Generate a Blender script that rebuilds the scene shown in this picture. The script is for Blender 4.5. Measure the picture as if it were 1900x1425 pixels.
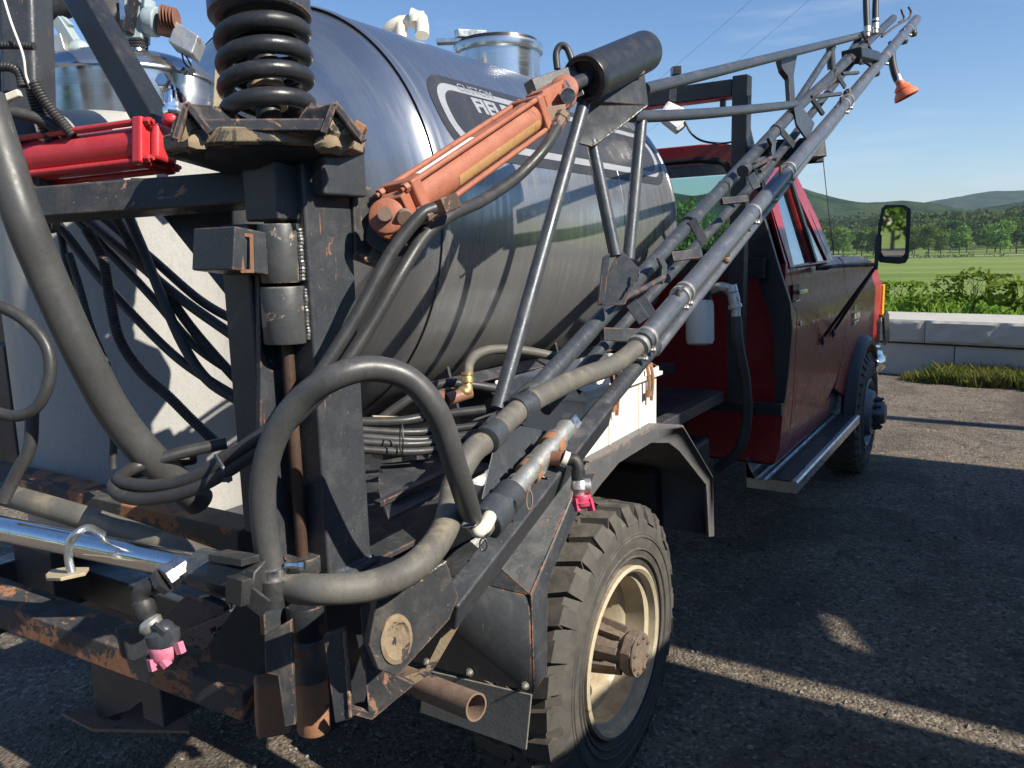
import bpy, bmesh, math, random
import numpy as np
from mathutils import Vector, Matrix, noise
from mathutils.geometry import tessellate_polygon
random.seed(7); rng = np.random.default_rng(7)
V = Vector
for o in list(bpy.data.objects): bpy.data.objects.remove(o)
scene = bpy.context.scene
COL = scene.collection

# ---------------------------------------------------------------- camera
H = 1.75
PITCH, ROLL, HEAD = math.radians(9.3776), math.radians(1.48935), math.radians(32.5283)
F = 1480.0
f0 = V((-math.sin(HEAD), math.cos(HEAD), 0)); r0 = V((math.cos(HEAD), math.sin(HEAD), 0)); z0 = V((0, 0, 1))
cf = f0*math.cos(PITCH) - z0*math.sin(PITCH); u0 = f0*math.sin(PITCH) + z0*math.cos(PITCH)
cr = r0*math.cos(ROLL) - u0*math.sin(ROLL); cu = r0*math.sin(ROLL) + u0*math.cos(ROLL)
CAM = V((0, 0, H))
cd = bpy.data.cameras.new('camera'); cam = bpy.data.objects.new('camera', cd); COL.objects.link(cam)
cam.matrix_world = Matrix(((cr.x, cu.x, -cf.x, 0), (cr.y, cu.y, -cf.y, 0), (cr.z, cu.z, -cf.z, H), (0, 0, 0, 1)))
cd.sensor_width = 36; cd.lens = 36*F/1900; cd.clip_end = 9000; cd.clip_start = 0.05
scene.camera = cam
# ---------------------------------------------------------------- light
SUN = V((0.79, -0.03, 0.59)).normalized()
w = bpy.data.worlds.new('World'); scene.world = w; w.use_nodes = True
wn = w.node_tree; wn.nodes.clear()
sky = wn.nodes.new('ShaderNodeTexSky'); sky.sky_type = 'NISHITA'; sky.sun_disc = False
sky.sun_elevation = math.asin(SUN.z); sky.sun_rotation = math.atan2(SUN.x, SUN.y)
sky.air_density = 1.0; sky.dust_density = 0.15; sky.ozone_density = 1.8; sky.altitude = 0
bg = wn.nodes.new('ShaderNodeBackground'); bg.inputs[1].default_value = 0.088
wo = wn.nodes.new('ShaderNodeOutputWorld')
hsv = wn.nodes.new('ShaderNodeHueSaturation'); hsv.inputs['Saturation'].default_value = 1.16; tint = wn.nodes.new('ShaderNodeMix'); tint.data_type = 'RGBA'; tint.blend_type = 'MULTIPLY'; tint.inputs[0].default_value = 1; tint.inputs[7].default_value = (.97, 1.0, 1.10, 1)
wn.links.new(sky.outputs[0], hsv.inputs['Color']); wn.links.new(hsv.outputs[0], tint.inputs[6]); tc = wn.nodes.new('ShaderNodeTexCoord'); mp_ = wn.nodes.new('ShaderNodeMapping'); mp_.inputs['Scale'].default_value = (1.6, 1.6, 11); cn_ = wn.nodes.new('ShaderNodeTexNoise'); cn_.inputs['Scale'].default_value = 2.1; cn_.inputs['Detail'].default_value = 9; cn_.inputs['Roughness'].default_value = .62
mr_ = wn.nodes.new('ShaderNodeMapRange'); mr_.inputs[1].default_value = .57; mr_.inputs[2].default_value = .80; mr_.inputs[4].default_value = .28; cl = wn.nodes.new('ShaderNodeMix'); cl.data_type = 'RGBA'; cl.inputs[7].default_value = (7.2, 7.4, 8.0, 1)
wn.links.new(tc.outputs['Generated'], mp_.inputs[0]); wn.links.new(mp_.outputs[0], cn_.inputs['Vector']); wn.links.new(cn_.outputs['Fac'], mr_.inputs[0]); wn.links.new(mr_.outputs[0], cl.inputs[0]); wn.links.new(tint.outputs[2], cl.inputs[6]); wn.links.new(cl.outputs[2], bg.inputs[0]); wn.links.new(bg.outputs[0], wo.inputs[0])
sl = bpy.data.lights.new('sun', 'SUN'); sl.energy = 5.0; sl.angle = math.radians(0.53); sl.color = (1, .93, .80)
so = bpy.data.objects.new('sun', sl); COL.objects.link(so); so.rotation_euler = SUN.to_track_quat('Z', 'Y').to_euler()
scene.view_settings.view_transform = 'Standard'; scene.view_settings.look = 'None'
scene.view_settings.exposure = 0.6; scene.view_settings.gamma = 1

# ---------------------------------------------------------------- image point -> place in the yard
def ray(px, py): return cf + cr*((px-950)/F) - cu*((py-712.5)/F)
def A(px, py, D): return CAM + ray(px, py)*D
def AX(px, py, x): d = ray(px, py); return CAM + d*((x-CAM.x)/d.x)
def AY(px, py, y): d = ray(px, py); return CAM + d*((y-CAM.y)/d.y)
def AZ(px, py, z): d = ray(px, py); return CAM + d*((z-CAM.z)/d.z)
def AP(px, py, p0, n): d = ray(px, py); return CAM + d*((V(p0)-CAM).dot(V(n))/d.dot(V(n)))
def depth(p): return (V(p)-CAM).dot(cf)

# ---------------------------------------------------------------- mesh collector
def frame(d):
    d = V(d).normalized(); a = V((0, 0, 1)) if abs(d.z) < .9 else V((0, 1, 0))
    s = d.cross(a).normalized(); return s, d.cross(s).normalized()*-1
def spline(pts, n=8):
    pts = [V(p) for p in pts]
    if len(pts) < 3:
        return [pts[0].lerp(pts[1], i/n) for i in range(n+1)]
    out = []; P = [pts[0]*2-pts[1]] + pts + [pts[-1]*2-pts[-2]]
    for i in range(1, len(P)-2):
        p0, p1, p2, p3 = P[i-1:i+3]
        for k in range(n):
            t = k/n
            out.append(.5*((2*p1)+(p2-p0)*t+(2*p0-5*p1+4*p2-p3)*t*t+(3*p1-p0-3*p2+p3)*t**3))
    out.append(pts[-1]); return out
def resample(pts, step):
    L = [0]
    for a, b in zip(pts, pts[1:]): L.append(L[-1]+(b-a).length)
    n = max(2, int(L[-1]/step)); out = []; j = 0
    for i in range(n+1):
        s = L[-1]*i/n
        while j < len(L)-2 and L[j+1] < s: j += 1
        out.append(pts[j].lerp(pts[j+1], min(1, max(0, (s-L[j])/max(1e-9, L[j+1]-L[j])))))
    return out
class M:
    def __init__(s): s.v = []; s.f = []
    def add(s, v, f):
        k = len(s.v); s.v += [V(p) for p in v]; s.f += [tuple(i+k for i in q) for q in f]; return s
    def ringtube(s, pts, rs, n=12, cap=True):
        pts = [V(p) for p in pts]; m = len(pts); v = []; f = []
        t = (pts[1]-pts[0]).normalized(); a, b = frame(t)
        for i, p in enumerate(pts):
            t2 = (pts[min(i+1, m-1)]-pts[max(i-1, 0)]).normalized()
            q = t.rotation_difference(t2); a = q @ a; a = (a-t2*a.dot(t2)).normalized(); b = t2.cross(a); t = t2
            r = rs[i] if hasattr(rs, '__len__') else rs
            for k in range(n):
                an = 2*math.pi*k/n; v.append(p+(a*math.cos(an)+b*math.sin(an))*r)
        for i in range(m-1):
            for k in range(n):
                k2 = (k+1) % n; f.append((i*n+k, i*n+k2, (i+1)*n+k2, (i+1)*n+k))
        if cap: f.append(tuple(range(n))[::-1]); f.append(tuple((m-1)*n+k for k in range(n)))
        return s.add(v, f)
    def tube(s, pts, r, n=14, smooth=8, cap=True):
        return s.ringtube(spline(pts, smooth) if len(pts) > 2 else [V(p) for p in pts], r, n, cap)
    def loom(s, pts, r, pitch=.006, n=12):
        P = resample(spline(pts, 10), pitch/3); R = [r*(1.0 if i % 3 else .84) for i in range(len(P))]
        return s.ringtube(P, R, n)
    def lathe(s, p0, axis, prof, n=24, cap=True, a0=0):
        p0 = V(p0); d = V(axis).normalized(); a, b = frame(d); v = []; f = []
        for (t, r) in prof:
            for k in range(n):
                an = 2*math.pi*k/n+a0; v.append(p0+d*t+(a*math.cos(an)+b*math.sin(an))*r)
        for i in range(len(prof)-1):
            for k in range(n):
                k2 = (k+1) % n; f.append((i*n+k, i*n+k2, (i+1)*n+k2, (i+1)*n+k))
        if cap: f.append(tuple(range(n))[::-1]); f.append(tuple((len(prof)-1)*n+k for k in range(n)))
        return s.add(v, f)
    def cyl(s, p0, p1, r, n=20, r2=None):
        p0, p1 = V(p0), V(p1); return s.lathe(p0, p1-p0, [(0, r), ((p1-p0).length, r if r2 is None else r2)], n)
    def pipe(s, p0, p1, r, ri, n=24, depth=.2):
        p0, p1 = V(p0), V(p1); L = (p1-p0).length
        return s.lathe(p0, p1-p0, [(0, r), (L, r), (L, ri), (L-min(depth, L*.9), ri)], n)
    def bar(s, p0, p1, w, h, up=(0, 0, 1)):
        p0, p1 = V(p0), V(p1); d = (p1-p0).normalized(); u = V(up); u = (u-d*u.dot(d)).normalized(); a = d.cross(u)
        v = [p+a*(w/2*i)+u*(h/2*j) for p in (p0, p1) for i, j in ((-1, -1), (1, -1), (1, 1), (-1, 1))]
        return s.add(v, [(3, 2, 1, 0), (4, 5, 6, 7), (0, 1, 5, 4), (1, 2, 6, 5), (2, 3, 7, 6), (3, 0, 4, 7)])
    def box(s, lo, hi):
        x0, y0, z0_ = lo; x1, y1, z1 = hi
        v = [(x, y, z) for z in (z0_, z1) for x, y in ((x0, y0), (x1, y0), (x1, y1), (x0, y1))]
        return s.add(v, [(3, 2, 1, 0), (4, 5, 6, 7), (0, 1, 5, 4), (1, 2, 6, 5), (2, 3, 7, 6), (3, 0, 4, 7)])
    def plate(s, poly, th, holes=()):
        """polygon in space (any loops, roughly planar) thickened by the vector th"""
        loops = [[V(p) for p in poly]]+[[V(p) for p in h] for h in holes]; flat = [p for l in loops for p in l]; n = len(flat); th = V(th)
        tris = tessellate_polygon(loops)
        v = flat+[p+th for p in flat]; f = [tuple(t) for t in tris]+[tuple(i+n for i in t[::-1]) for t in tris]; k = 0
        for l in loops:
            m = len(l)
            for i in range(m):
                j = (i+1) % m; f.append((k+i, k+j, k+j+n, k+i+n))
            k += m
        return s.add(v, f)
    def bolt(s, p, ax, r=.009, h=.008, washer=True):
        ax = V(ax).normalized(); p = V(p)
        if washer: s.lathe(p, ax, [(0, r*1.45), (.0018, r*1.45)], 16)
        s.lathe(p+ax*.0018, ax, [(0, r), (h*.85, r), (h, r*.86)], 6)
        s.lathe(p+ax*h, ax, [(0, r*.45), (h*.8, r*.45)], 8); return s
    def blob(s, c, rx, ry, rz, n=10, m=7):
        v = []; f = []; c = V(c)
        for i in range(m+1):
            th = math.pi*i/m
            for k in range(n):
                a = 2*math.pi*k/n; v.append(c+V((rx*math.sin(th)*math.cos(a), ry*math.sin(th)*math.sin(a), rz*math.cos(th))))
        for i in range(m):
            for k in range(n): f.append((i*n+k, i*n+(k+1) % n, (i+1)*n+(k+1) % n, (i+1)*n+k))
        return s.add(v, f)
    def out(s, name, mat, parent=None, bevel=0, ang=38, seg=2, origin=None, keep=False):
        me = bpy.data.meshes.new(name)
        c = V(origin) if origin is not None else (V((0, 0, 0)) if keep else sum(s.v, V())/max(1, len(s.v)))
        me.from_pydata([tuple(p-c) for p in s.v], [], s.f); me.validate(); me.update()
        bm = bmesh.new(); bm.from_mesh(me); bmesh.ops.remove_doubles(bm, verts=bm.verts, dist=1e-6)
        bmesh.ops.recalc_face_normals(bm, faces=bm.faces); bm.to_mesh(me); bm.free()
        for p in me.polygons: p.use_smooth = True
        o = bpy.data.objects.new(name, me); COL.objects.link(o)
        if mat: me.materials.append(mat)
        if bevel:
            b = o.modifiers.new('edge', 'BEVEL'); b.width = bevel; b.segments = seg; b.limit_method = 'ANGLE'; b.angle_limit = math.radians(35); b.harden_normals = True
        else: me.set_sharp_from_angle(angle=math.radians(ang))
        if parent is not None:
            o.parent = parent; o.location = c - WL.get(parent.name, V())
            WL[o.name] = c
        else: o.location = c; WL[o.name] = c
        return o
WL = {}
def tag(o, label=None, cat=None, group=None, kind=None):
    if label: o['label'] = label
    if cat: o['category'] = cat
    if group: o['group'] = group
    if kind: o['kind'] = kind
    return o
def thing(name, label, cat, loc, group=None):
    o = bpy.data.objects.new(name, None); COL.objects.link(o); o.location = loc; o.empty_display_size = .1
    WL[o.name] = V(loc); return tag(o, label, cat, group)

# ---------------------------------------------------------------- materials
class NT:
    def __init__(s, name):
        s.m = bpy.data.materials.new(name); s.m.use_nodes = True; s.t = s.m.node_tree; s.t.nodes.clear()
        s.o = s.n('ShaderNodeOutputMaterial')
    def n(s, t, **k):
        q = s.t.nodes.new(t)
        for a, b in k.items(): setattr(q, a, b)
        return q
    def l(s, a, b): s.t.links.new(a, b)
    def set(s, sock, val):
        if isinstance(val, bpy.types.NodeSocket): s.l(val, sock)
        elif isinstance(val, (tuple, list)) and len(val) == 3 and sock.type == 'RGBA': sock.default_value = (*val, 1)
        else: sock.default_value = val
    def pos(s, obj=False):
        return s.n('ShaderNodeTexCoord').outputs['Object'] if obj else s.n('ShaderNodeNewGeometry').outputs['Position']
    def mapv(s, v, sc=(1, 1, 1)):
        q = s.n('ShaderNodeMapping'); s.l(v, q.inputs[0]); q.inputs['Scale'].default_value = sc; return q.outputs[0]
    def noise(s, v, scale, det=5, rough=.6, dist=0):
        q = s.n('ShaderNodeTexNoise'); s.l(v, q.inputs['Vector']); q.inputs['Scale'].default_value = scale
        q.inputs['Detail'].default_value = det; q.inputs['Roughness'].default_value = rough; q.inputs['Distortion'].default_value = dist
        return q.outputs['Fac']
    def ramp(s, x, a, b, lo=0., hi=1.):
        q = s.n('ShaderNodeMapRange'); s.set(q.inputs[0], x); q.inputs[1].default_value = a; q.inputs[2].default_value = b
        q.inputs[3].default_value = lo; q.inputs[4].default_value = hi; q.interpolation_type = 'SMOOTHSTEP'; return q.outputs[0]
    def math(s, op, a, b=0.):
        q = s.n('ShaderNodeMath', operation=op); s.set(q.inputs[0], a); s.set(q.inputs[1], b); return q.outputs[0]
    def mix(s, fac, a, b):
        q = s.n('ShaderNodeMix', data_type='RGBA'); s.set(q.inputs[0], fac); s.set(q.inputs[6], a); s.set(q.inputs[7], b); return q.outputs[2]
    def bump(s, h, strength=.3, dist=.01, nrm=None):
        q = s.n('ShaderNodeBump'); s.l(h, q.inputs['Height']); q.inputs['Strength'].default_value = strength; q.inputs['Distance'].default_value = dist
        if nrm is not None: s.l(nrm, q.inputs['Normal'])
        return q.outputs[0]
    def bsdf(s, **k):
        q = s.n('ShaderNodeBsdfPrincipled')
        for a, b in k.items(): s.set(q.inputs[a.replace('_', ' ')], b)
        s.l(q.outputs[0], s.o.inputs[0]); return q
    def up(s, a=.2, b=.9):
        g = s.n('ShaderNodeNewGeometry'); x = s.n('ShaderNodeSeparateXYZ'); s.l(g.outputs['Normal'], x.inputs[0]); return s.ramp(x.outputs[2], a, b)
    def edge(s, r=.006, lo=.02, hi=.12):
        bv = s.n('ShaderNodeBevel'); bv.samples = 4; bv.inputs[0].default_value = r
        g = s.n('ShaderNodeNewGeometry'); d = s.n('ShaderNodeVectorMath', operation='DOT_PRODUCT')
        s.l(bv.outputs[0], d.inputs[0]); s.l(g.outputs['Normal'], d.inputs[1])
        return s.ramp(s.math('SUBTRACT', 1., d.outputs['Value']), lo, hi)
RUST = (.20, .075, .03); RUST2 = (.36, .15, .065); TAN = (.30, .22, .14)
def worn(name, c, rough=.4, var=.35, dust=.3, dustc=(.20, .17, .14), chip=.66, chipc=RUST2, edge=0., metal=0., scale=1., bump=.25, spec=.5, fleck=.0, dustlo=.45, coat=0., streak=0.):
    t = NT(name); p = t.pos()
    n1 = t.noise(p, 9*scale, 7, .62); c2 = tuple(x*(1-var) for x in c); c3 = tuple(min(1, x*(1+var)) for x in c)
    col = t.mix(n1, c2, c3)
    nd = t.noise(p, 16*scale, 9, .7, .4)
    df = t.math('MULTIPLY', t.ramp(nd, dustlo, .72), dust)
    df = t.math('MULTIPLY', df, t.math('ADD', t.math('MULTIPLY', t.up(), .7), .45))
    col = t.mix(df, col, dustc)
    nf1 = t.noise(p, 210, 4, .7); col = t.mix(t.ramp(nf1, .3, .7, 0, .22), col, tuple(min(1, x*1.9+.012) for x in c)); nf2 = t.noise(t.mapv(p, (1, 1, .35)), 70, 6, .75); col = t.mix(t.ramp(nf2, .50, .72, 0, .30), col, tuple(x*.45 for x in c))
    if fleck:
        nf = t.noise(p, 190*scale, 3, .5); ff = t.ramp(nf, .70, .73)
        col = t.mix(t.math('MULTIPLY', ff, fleck), col, (.42, .38, .32))
    nc = t.noise(p, 11*scale, 10, .72, .6)
    cf_ = t.ramp(nc, chip, chip+.015)
    if edge:
        ne = t.noise(p, 30*scale, 6, .7); ef = t.math('MULTIPLY', t.edge(), t.ramp(ne, .56-edge*.25, .62-edge*.2)); cf_ = t.math('MAXIMUM', cf_, ef)
    if streak:
        ns = t.noise(t.mapv(p, (1, 1, .09)), 150, 4, .6); nm = t.noise(p, 7, 5, .7); cf_ = t.math('MAXIMUM', cf_, t.math('MULTIPLY', t.math('MULTIPLY', t.ramp(ns, .66, .70), t.ramp(nm, .46, .56)), streak))
    chc = t.mix(t.noise(p, 60, 5, .7), tuple(x*.5 for x in chipc), tuple(min(1, x*1.35) for x in chipc))
    col = t.mix(cf_, col, chc)
    r = t.math('ADD', t.ramp(nd, .3, .75, rough-.08, rough+.2), t.math('MULTIPLY', cf_, .3))
    hb = t.math('ADD', t.math('ADD', t.noise(p, 45*scale, 8, .7), t.math('MULTIPLY', nf1, .25)), t.math('MULTIPLY', cf_, -.5))
    nb = t.bump(hb, bump, .003)
    t.bsdf(Base_Color=col, Roughness=r, Metallic=metal, Normal=nb, Specular_IOR_Level=spec, Coat_Weight=coat); return t.m
MT = {}
MT['black'] = worn('black_paint', (.038, .042, .049), .36, var=.22, dust=.38, streak=.8, chip=.655, edge=.35, fleck=.5, dustc=(.17, .155, .14))
MT['black_clean'] = worn('black_enamel', (.020, .022, .026), .33, dust=.16, chip=.74, edge=.12, fleck=.15)
MT['black_rusty'] = worn('black_paint_rusting', (.036, .038, .042), .46, dust=.5, chip=.59, chipc=(.36, .20, .13), edge=.45, streak=.9, fleck=.5, dustc=(.28, .22, .16))
MT['boomgrey'] = worn('boom_paint', (.058, .066, .078), .33, dust=.32, chip=.70, edge=0, fleck=.4, chipc=(.22, .16, .11), dustc=(.24, .22, .2), metal=.25)
MT['pipegrey'] = worn('bluish_pipe', (.15, .16, .185), .32, var=.3, dust=.4, dustc=(.26, .24, .2), chip=.72, chipc=(.3, .24, .17), metal=.55, bump=.25, fleck=.3)
MT['railrust'] = worn('flaking_black_rail', (.04, .042, .045), .6, dust=.5, dustc=(.26, .2, .14), chip=.515, chipc=(.34, .16, .085), edge=.6, bump=.7, scale=.8)
MT['rust'] = worn('rusted_steel', (.30, .145, .075), .75, var=.6, dust=.5, dustc=(.30, .2, .12), chip=.58, chipc=(.08, .05, .035), bump=.6)
MT['hingepatch'] = worn('hinge_paint_worn_to_primer', (.055, .058, .06), .42, dust=.5, chip=.565, chipc=(.42, .30, .21), streak=.8, edge=.3, scale=.7)
MT['fendergrey'] = worn('sunlit_look_fender_paint', (.10, .10, .105), .42, var=.2, dust=.5, dustc=(.22, .2, .17), chip=.64, chipc=(.34, .2, .13), edge=.4, streak=.4)  # base colour lightened to give the fender lip its sunlit look
MT['hingegrey'] = worn('worn_grey_hinge', (.13, .13, .13), .4, dust=.6, dustc=(.25, .2, .15), chip=.57, chipc=(.3, .17, .1), metal=.5, bump=.3)
MT['darkrust'] = worn('dark_rusty_rod', (.055, .030, .018), .6, var=.5, dust=.4, chip=.6, chipc=(.15, .07, .035), bump=.5)
MT['rustpipe'] = worn('brown_exhaust_steel', (.19, .125, .09), .65, var=.35, dust=.5, dustc=(.3, .23, .17), chip=.6, chipc=(.09, .06, .05), bump=.35)
MT['mudblack'] = worn('black_paint_caked_mud', (.035, .036, .038), .6, dust=.9, dustc=(.30, .23, .15), chip=.50, chipc=(.30, .23, .15), bump=.8)
MT['mudtan'] = worn('dried_mud_on_steel', (.24, .18, .115), .85, var=.5, dust=.5, dustc=(.34, .27, .18), chip=.56, chipc=(.06, .055, .05), bump=.8)
MT['red'] = worn('red_cylinder_paint', (.50, .03, .036), .32, var=.2, dust=.35, dustc=(.5, .18, .15), chip=.71, chipc=(.25, .12, .08), edge=.05, bump=.06, coat=.3)
MT['orange'] = worn('faded_orange_paint', (.34, .115, .065), .52, var=.35, dust=.5, dustc=(.42, .24, .13), chip=.60, chipc=(.22, .10, .06), edge=.6, bump=.3)
MT['orangetan'] = worn('orange_paint_worn_tan', (.42, .24, .10), .55, var=.4, dust=.7, dustc=(.42, .3, .16), chip=.57, chipc=(.42, .13, .05), bump=.35)
MT['cab'] = worn('truck_red_paint', (.27, .015, .019), .30, var=.1, dust=.2, dustc=(.25, .14, .12), chip=.82, bump=.02, coat=.12, spec=.4)
MT['tan'] = worn('tan_painted_steel', (.45, .36, .23), .6, dust=.3, chip=.7, bump=.2)
MT['rimcream'] = worn('cream_rim_paint', (.45, .395, .28), .45, var=.2, dust=.85, dustlo=.36, dustc=(.24, .14, .07), chip=.63, chipc=(.25, .13, .06), bump=.15)
MT['hub'] = worn('dusty_iron_hub', (.15, .115, .09), .6, dust=.8, dustc=(.33, .24, .15), chip=.6, chipc=RUST, bump=.5, scale=2)
MT['white'] = worn('white_toolbox_plastic', (.74, .71, .63), .45, var=.06, dust=.25, dustc=(.45, .38, .28), chip=.8, bump=.05)
MT['poly'] = worn('white_poly_tank', (.37, .365, .35), .42, var=.06, dust=.25, dustc=(.42, .37, .3), chip=.86, bump=.03, scale=.6)
MT['pvc'] = worn('cream_pvc', (.72, .66, .52), .4, var=.08, dust=.3, dustc=(.4, .3, .2), chip=.8, bump=.05)
MT['castgrey'] = worn('blue_grey_valve', (.30, .37, .39), .45, var=.15, dust=.3, chip=.74, bump=.12)
MT['brownplastic'] = worn('brown_coil', (.20, .085, .055), .5, dust=.3, chip=.8)
MT['fitting'] = worn('dull_zinc_fitting', (.55, .54, .50), .36, var=.25, dust=.5, dustc=(.4, .33, .22), chip=.62, chipc=(.42, .2, .1), metal=.75, bump=.3, scale=2)
MT['steel'] = worn('bright_steel', (.70, .70, .69), .26, var=.15, dust=.25, chip=.75, metal=1., bump=.12, scale=2)
MT['brass'] = worn('dirty_brass', (.50, .36, .16), .4, var=.3, dust=.4, chip=.66, chipc=(.2, .1, .06), metal=.7, bump=.3, scale=2)
MT['copper'] = worn('brown_cast_fitting', (.24, .11, .07), .45, var=.3, dust=.3, chip=.7, chipc=(.1, .06, .04))
MT['pink'] = worn('pink_nozzle_cap', (.62, .17, .26), .4, var=.15, dust=.45, dustc=(.75, .5, .52), chip=.85, bump=.2, scale=3)
MT['magenta'] = worn('magenta_nozzle_cap', (.50, .05, .11), .4, var=.15, dust=.2, dustc=(.6, .3, .3), chip=.85, bump=.15, scale=3)
MT['cup'] = worn('orange_rubber_cup', (.78, .17, .07), .5, var=.15, dust=.25, dustc=(.6, .3, .2), chip=.8, bump=.15)
MT['plastic'] = worn('black_plastic', (.022, .023, .025), .45, dust=.35, chip=.9, fleck=.3, dustc=(.2, .18, .15))
MT['rubber'] = worn('black_rubber_hose', (.035, .035, .036), .40, var=.2, dust=.35, dustc=(.13, .12, .11), chip=.93, bump=.12, spec=.45)
MT['greyhose'] = worn('dusty_grey_hose', (.058, .058, .058), .40, var=.2, dust=.4, dustc=(.16, .155, .147), chip=.9, bump=.12, scale=.8)
MT['tanhose'] = worn('dirt_caked_hose', (.105, .10, .088), .6, var=.3, dust=.85, dustc=(.27, .225, .15), chip=.9, bump=.25, scale=.9, fleck=.2)
MT['loomm'] = worn('corrugated_loom', (.028, .028, .029), .5, dust=.35, chip=.9, bump=.05)
MT['tyre'] = worn('dusty_tyre_rubber', (.058, .054, .049), .72, var=.25, dust=.75, dustc=(.175, .15, .12), chip=.9, bump=.35, dustlo=.35)
MT['concrete'] = worn('concrete', (.42, .40, .36), .85, var=.18, dust=.4, dustc=(.5, .47, .4), chip=.72, chipc=(.2, .18, .16), bump=.8, scale=.4)
MT['glass_dark'] = worn('black_gasket', (.012, .012, .013), .35, dust=.1, chip=.9)
MT['interior'] = worn('cab_interior_cloth', (.03, .028, .03), .8, dust=.1, chip=.95)
MT['amber'] = worn('amber_lens', (.95, .33, .02), .25, dust=.05, chip=.95)
MT['hubdark'] = worn('dark_steel_hub', (.16, .17, .18), .45, dust=.5, chip=.7, metal=.5, bump=.2)
MT['chrome'] = worn('chrome', (.75, .76, .77), .12, var=.1, dust=.1, chip=.9, metal=1., bump=.03)
MT['alu'] = worn('aluminium_step', (.52, .55, .58), .3, var=.15, dust=.25, dustc=(.2, .2, .2), chip=.8, metal=.9, bump=.05)
MT['stripe'] = worn('silver_vinyl', (.34, .35, .37), .35, var=.1, dust=.15, chip=.8, metal=.2, bump=.02)
MT['decal'] = worn('black_vinyl_decal', (.035, .036, .04), .3, var=.15, dust=.12, chip=.74, chipc=(.3, .3, .3), bump=.02)
MT['labelwhite'] = worn('white_sticker', (.82, .80, .76), .4, var=.05, dust=.2, dustc=(.6, .45, .35), chip=.76, chipc=(.45, .2, .1), bump=.05)
MT['lens'] = worn('white_lamp_lens', (.7, .7, .7), .2, dust=.2, chip=.9)
def steel_brushed(name, axis, rough=.2, base=(.56, .565, .57)):
    t = NT(name); p = t.pos(); sc = [70, 70, 70]; sc[axis] = 70; 
    sc = (3, 170, 3) if axis == 1 else (3, 3, 200)
    st = t.noise(t.mapv(p, sc), 1.6, 5, .6); st2 = t.noise(t.mapv(p, tuple(x*.12 if x > 9 else x*.5 for x in sc)), 1.5, 5, .6)
    sm = t.noise(p, 3.5, 6, .65)
    col = t.mix(st, tuple(x*.80 for x in base), tuple(min(1, x*1.2) for x in base))
    col = t.mix(t.ramp(sm, .4, .75, .05, .35), col, (.46, .45, .44))
    g = t.n('ShaderNodeNewGeometry'); x = t.n('ShaderNodeSeparateXYZ'); t.l(g.outputs['Position'], x.inputs[0])
    low = t.ramp(x.outputs[2], 1.75, 1.30)                                   # lower half darkened in colour for mirrored shaded ground, besides dirt
    spk = t.ramp(t.noise(p, 120, 3, .5), .60, .70)
    grime_shade = t.math('MULTIPLY', low, t.ramp(sm, .25, .7, .25, .75)); grime_shade = t.math('MAXIMUM', grime_shade, t.math('MULTIPLY', t.math('MULTIPLY', low, spk), .8))
    film = t.ramp(x.outputs[2], 2.35, 1.55, .12, 1.); col = t.mix(t.math('MULTIPLY', film, t.ramp(st2, .2, .8, .42, .66)), col, (.17, .168, .165)); col = t.mix(grime_shade, col, (.085, .072, .06))  # film darkens downward: dust, plus shaded surroundings painted into the colour
    r = t.math('ADD', t.ramp(st2, .3, .7, rough-.05, rough+.09), t.math('MULTIPLY', grime_shade, .35))
    b = t.bump(st, .05, .001); b = t.bump(t.noise(p, 1.8, 3, .5), .10, .03, b)
    t.bsdf(Base_Color=col, Roughness=r, Metallic=t.math('SUBTRACT', .97, t.math('ADD', t.math('MULTIPLY', film, .27), t.math('MULTIPLY', grime_shade, .35))), Normal=b, Anisotropic=.5); return t.m
MT['tank'] = steel_brushed('brushed_stainless_tank', 1, .25, (.62, .625, .63))
MT['canister'] = steel_brushed('brushed_stainless_canister', 2, .16, (.66, .66, .66))
def simple(name, **k):
    t = NT(name); t.bsdf(**k); return t.m
t = NT('window_glass'); gl = t.n('ShaderNodeBsdfGlossy'); gl.inputs[1].default_value = .01; gl.inputs[0].default_value = (1, 1, 1, 1)
tr = t.n('ShaderNodeBsdfTransparent'); tr.inputs[0].default_value = (.84, .92, .89, 1)
lw = t.n('ShaderNodeLayerWeight')
ms = t.n('ShaderNodeMixShader'); t.l(t.ramp(lw.outputs[1], .55, 1, .05, .8), ms.inputs[0]); t.l(tr.outputs[0], ms.inputs[1]); t.l(gl.outputs[0], ms.inputs[2]); t.l(ms.outputs[0], t.o.inputs[0]); MT['glass'] = t.m
t = NT('door_window_glass'); gl = t.n('ShaderNodeBsdfGlossy'); gl.inputs[1].default_value = .02; gl.inputs[0].default_value = (.9, .95, 1, 1)
tr = t.n('ShaderNodeBsdfTransparent'); tr.inputs[0].default_value = (.6, .72, .72, 1)
ms = t.n('ShaderNodeMixShader'); ms.inputs[0].default_value = .62; t.l(tr.outputs[0], ms.inputs[1]); t.l(gl.outputs[0], ms.inputs[2]); t.l(ms.outputs[0], t.o.inputs[0]); MT['doorglass'] = t.m
MT['mirror'] = simple('mirror_glass', Base_Color=(.80, .82, .82), Metallic=1., Roughness=.02)
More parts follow.
